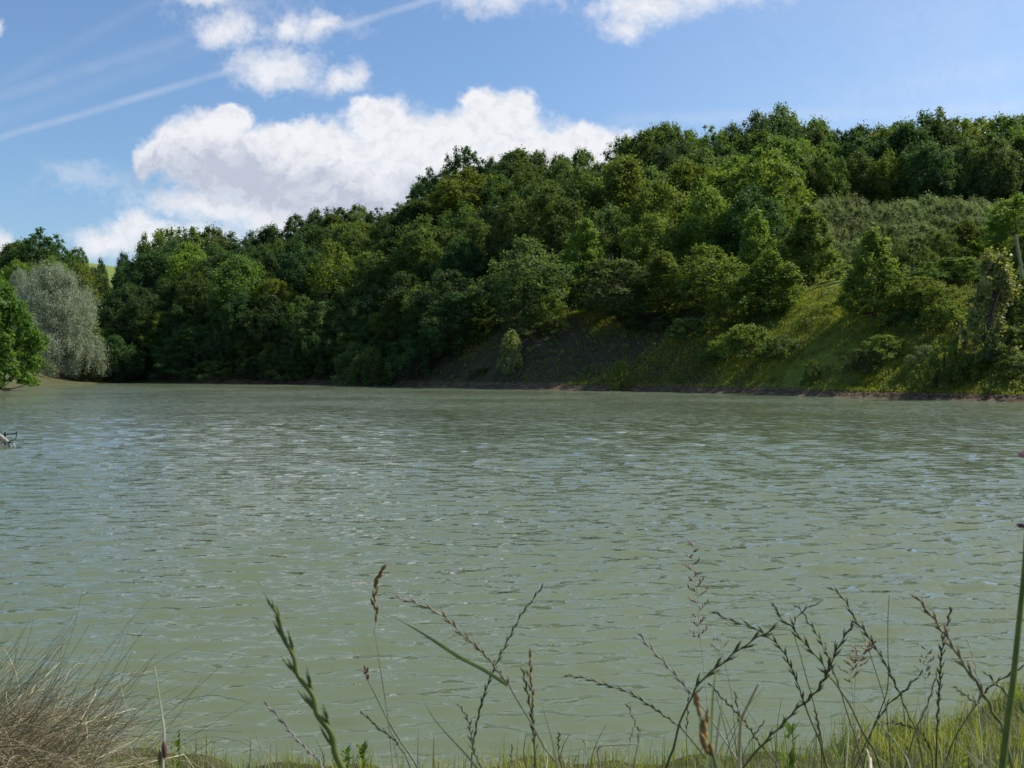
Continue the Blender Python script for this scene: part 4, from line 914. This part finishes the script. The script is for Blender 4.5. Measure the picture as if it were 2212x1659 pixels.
ST([(1847, 1333), (1863, 1371), (1878, 1409), (1891, 1449), (1907, 1499), (1916, 1546), (1925, 1655)], 1.25, 'smooth green stem just left of the highest rye stalk', 'plain', 'dark', rad=0.0009, name='grass_stalk')
ST([(1921, 1285), (1918, 1340), (1918, 1409), (1919, 1452), (1916, 1493), (1903, 1531), (1882, 1584), (1865, 1655)], 1.2, 'straight needle-like dark stem pointing straight up', 'plain', 'dark', rad=0.0009, name='grass_stalk')
ST([(1979, 1289), (2001, 1318), (2019, 1340), (2041, 1371), (2060, 1399), (2082, 1437), (2104, 1465), (2126, 1503), (2148, 1543), (2167, 1578), (2185, 1655)], 0.95, 'thick pale green stalk with a fat pinkish spike tip, right side', 'rye', 'green', head='pink', hl=0.85, rad=0.0014, thick=1.0)
ST([(2055, 1313), (2045, 1352), (2037, 1390), (2032, 1430), (2030, 1477), (2026, 1531), (2023, 1609), (2022, 1659)], 1.1, 'upright dark wavy stalk crossing behind the fat pinkish spike', 'rye', 'dark', hl=0.75, rad=0.0012, thick=0.8)
ST([(2023, 1456), (2013, 1493), (1998, 1534), (1979, 1575), (1960, 1640)], 1.2, 'short dark spike close to the upright wavy stalk', 'rye', 'dark', hl=0.6, thick=0.8)
ST([(1988, 1457), (1966, 1478), (1947, 1499), (1929, 1512), (1910, 1534), (1878, 1590), (1850, 1655)], 1.2, 'dark spike leaning right in the middle of the right cluster', 'rye', 'dark', hl=0.6, thick=0.85)
ST([(2088, 1377), (2101, 1415), (2110, 1459), (2130, 1560), (2140, 1655)], 1.2, 'thin light green stalk right of the fat pinkish spike', 'rye', 'pale', hl=0.45, rad=0.0007, thick=0.7)
ST([(2059, 1482), (2082, 1499), (2107, 1518), (2140, 1550), (2170, 1590), (2190, 1655)], 1.05, 'pale slanting spike near the tall blurred stem', 'rye', 'pale', hl=0.5, rad=0.0008, thick=0.8)
ST([(2132, 1456), (2157, 1481), (2179, 1503), (2212, 1534), (2240, 1600), (2250, 1659)], 1.1, 'dark green stalk leaning left behind the tall blurred stem', 'rye', 'green', hl=0.7, thick=0.9)
ST([(2210, 1440), (2167, 1465), (2132, 1490), (2107, 1524), (2082, 1562), (2060, 1600), (2040, 1655)], 1.2, 'dark stalk leaning right towards the right edge', 'rye', 'dark', hl=0.5, rad=0.0009, thick=0.8)
ST([(2098, 1477), (2107, 1521), (2115, 1556), (2120, 1609), (2122, 1659)], 1.1, 'upright green stalk at the crossing of two slanting ones', 'rye', 'green', hl=0.5, rad=0.001, thick=0.8)
ST([(1897, 1564), (1929, 1560), (1960, 1568), (1988, 1581), (2010, 1620), (2015, 1659)], 1.2, 'dark rye spike bent flat to the left just above the turf', 'rye', 'dark', hl=0.8, thick=0.85)
ST([(2054, 1593), (2076, 1612), (2107, 1637), (2130, 1659)], 0.95, 'sunlit pale blade lying low left of the tall blurred stem', 'blade', 'straw', rad=0.0009, name='grass_plant', cat='grass blade')
ST([(1872, 1618), (1878, 1640), (1880, 1659)], 0.85, 'bright broken straw tip at the bottom edge, right side', 'plain', 'straw', rad=0.0016, name='straw_stalk', cat='straw')
ST([(1809, 1481), (1853, 1509), (1897, 1559), (1932, 1600), (1954, 1631), (1965, 1659)], 1.1, 'long pale stem slanting down right through the right cluster', 'plain', 'pale', rad=0.0009, name='grass_stalk')
ST([(1885, 1388), (1868, 1405), (1852, 1440), (1846, 1500), (1850, 1655)], 1.35, 'reddish airy panicle among the dark rye spikes', 'panicle', 'pink', hl=0.35, rad=0.0004, name='airy_panicle', thick=1.0)
ST([(2004, 1400), (2002, 1437), (1998, 1480), (2000, 1560), (2004, 1655)], 1.45, 'faint pale panicle between the fat pinkish spike and its neighbours', 'panicle', 'pale', hl=0.28, rad=0.0004, name='airy_panicle', thick=1.1)
ST([(1847, 1421), (1838, 1450), (1843, 1530), (1846, 1655)], 1.3, 'small tan panicle left of the reddish one', 'panicle', 'brown', hl=0.3, rad=0.0004, name='airy_panicle', thick=1.0)
# tall stem along the right edge, close to the lens
edge_st = ST([(2196, 508), (2204, 560), (2214, 620), (2225, 740), (2227, 850), (2224, 980), (2220, 1100), (2212, 1233), (2204, 1315), (2195, 1405), (2186, 1490), (2176, 1562), (2167, 1640), (2164, 1670)], 0.62,
   'very tall blurred green stem running up the right edge', 'plain', 'lime', rad=0.0018, prof=(0.25, 1.6), name='tall_grass_plant', dY=0.0)
def bud(parent, c, d, L, w, mat):
    mb = MB(); d = unit(np.array(d, float)); P = np.array(c) + d * L * np.linspace(0, 1, 7)[:, None]
    mb.tube(P - np.array(parent.location), w * np.sin(np.linspace(0.25, 3.05, 7)), 8); link('bud', mb.mesh('bud', True), mat, parent)
bud(edge_st, at(2218, 985, 0.62), (-1, 0, 0.35), 0.0060, 0.0020, plain_mat('pink_bud', (0.45, 0.22, 0.22), (0.65, 0.38, 0.36), 90, 0.7, 0.3, trans=0.3))
bud(edge_st, at(2216, 1138, 0.62), (-1, 0, 0.25), 0.0060, 0.0015, SM['purple'])
mb = MB(); P = smooth_line([at(2194, 506, 0.62), at(2200, 545, 0.62), at(2210, 600, 0.62)], 5) - np.array(edge_st.location); mb.tube(P, 0.0008 * np.array([.3] + [1] * (len(P) - 1)), 6)
link('pale_tip', mb.mesh('tip', True), SM['pale'], edge_st)
spr = [o for o in bpy.data.objects if o.name.startswith('grass_sprout')][0]
bud(spr, at(356, 1640, 0.75), (-0.06, 0, 1), 0.014, 0.0020, SM['purple']); bud(spr, at(346, 1655, 0.75), (-0.05, 0, 1), 0.012, 0.0015, SM['dark'])

# small unsorted stems rising from the turf
def extras(n, xa, xb, ya, yb, Yr, lab, grp, cols, kinds, lean=60, name='grass_stalk'):
    for i in range(n):
        x0 = q_.uniform(xa, xb); yt = q_.uniform(ya, yb); ln = q_.normal() * lean * (1659 - yt) / 200; c = q_.normal() * 8
        pts = [(x0 + ln * (1 - t) ** 1.3 + c * math.sin(3 * t), yt + (1665 - yt) * t) for t in (0, .3, .65, 1)]
        k = str(q_.choice(kinds)); cl = str(q_.choice(cols))
        ST(pts, q_.uniform(*Yr), lab, k, cl, hl=0.5, rad=0.0008, name=name, group=grp, thick=0.75, cat='grass stem')
extras(34, 1440, 2215, 1480, 1600, (1.1, 1.9), 'thin green or dark stem in the tangle of the lower right corner', 'tangled stems at the lower right', ['dark', 'green', 'dark', 'pale'], ['rye', 'plain', 'plain', 'blade'])
extras(14, 480, 1420, 1560, 1625, (1.2, 2.0), 'thin stem standing barely above the turf at the bottom centre', 'low stems at the bottom centre', ['dark', 'green', 'pale'], ['plain', 'blade', 'rye'], 40)

# leafy sprigs in the turf
sprig_m = leaf_mat('sprig_leaves', (0.10, 0.17, 0.02), (0.17, 0.25, 0.04), trans=0.45, tcol=(1.4, 1.4, 0.5), scale=20, var=0.0)
def sprig(px, ytop, Y, label, hp, n=26, lf=0.012):
    x = (px - 1106) / F * Y; z = float(G(x, Y)); zt = at(px, ytop, Y)[2]; h = max(zt - z, 0.05)
    o = empty('leafy_sprig', (x, Y, z)); tag(o, label, 'weed')
    mb = MB(); P = np.stack([0.01 * np.sin(np.linspace(0, 2, 6)), np.zeros(6), np.linspace(0, h, 6)], -1); mb.tube(P, 0.0013, 5); link('stem', mb.mesh('sprig_stem'), SM['green'], o)
    t = q_.random(n) ** 0.6; a = q_.uniform(0, 6.28, n); out = np.stack([np.cos(a), np.sin(a), 0.9 + 0 * a], -1)
    C = np.stack([0 * a, 0 * a, h * t], -1) + unit(out) * lf * 0.9; N = unit(np.stack([-np.cos(a), -np.sin(a), 0.9 + 0 * a], -1) + q_.normal(size=(n, 3)) * 0.2)
    V, Q = leaf_quads(C, N, lf, lf * 0.32, out, q_); link('leaves', mesh_np('sprig_leaves', V, Q), sprig_m, o)
sprig(378, 1582, 4.2, 'small light green sprig right of the purple bud sprout', 0, 22, 0.018)
sprig(1708, 1562, 2.6, 'bright green leafy shoot at the bottom, right of the kinked straw', 0, 40, 0.022)
sprig(1820, 1610, 2.7, 'low bright green shoot right of the leafy one', 0, 34, 0.020)
sprig(780, 1615, 4.4, 'dark green leafy weed in the turf left of centre', 0, 36, 0.024)
sprig(745, 1622, 4.3, 'reddish green weed beside the dark leafy one', 0, 36, 0.022)
sprig(2090, 1630, 2.6, 'round green weed at the bottom near the tall blurred stem', 0, 40, 0.02)
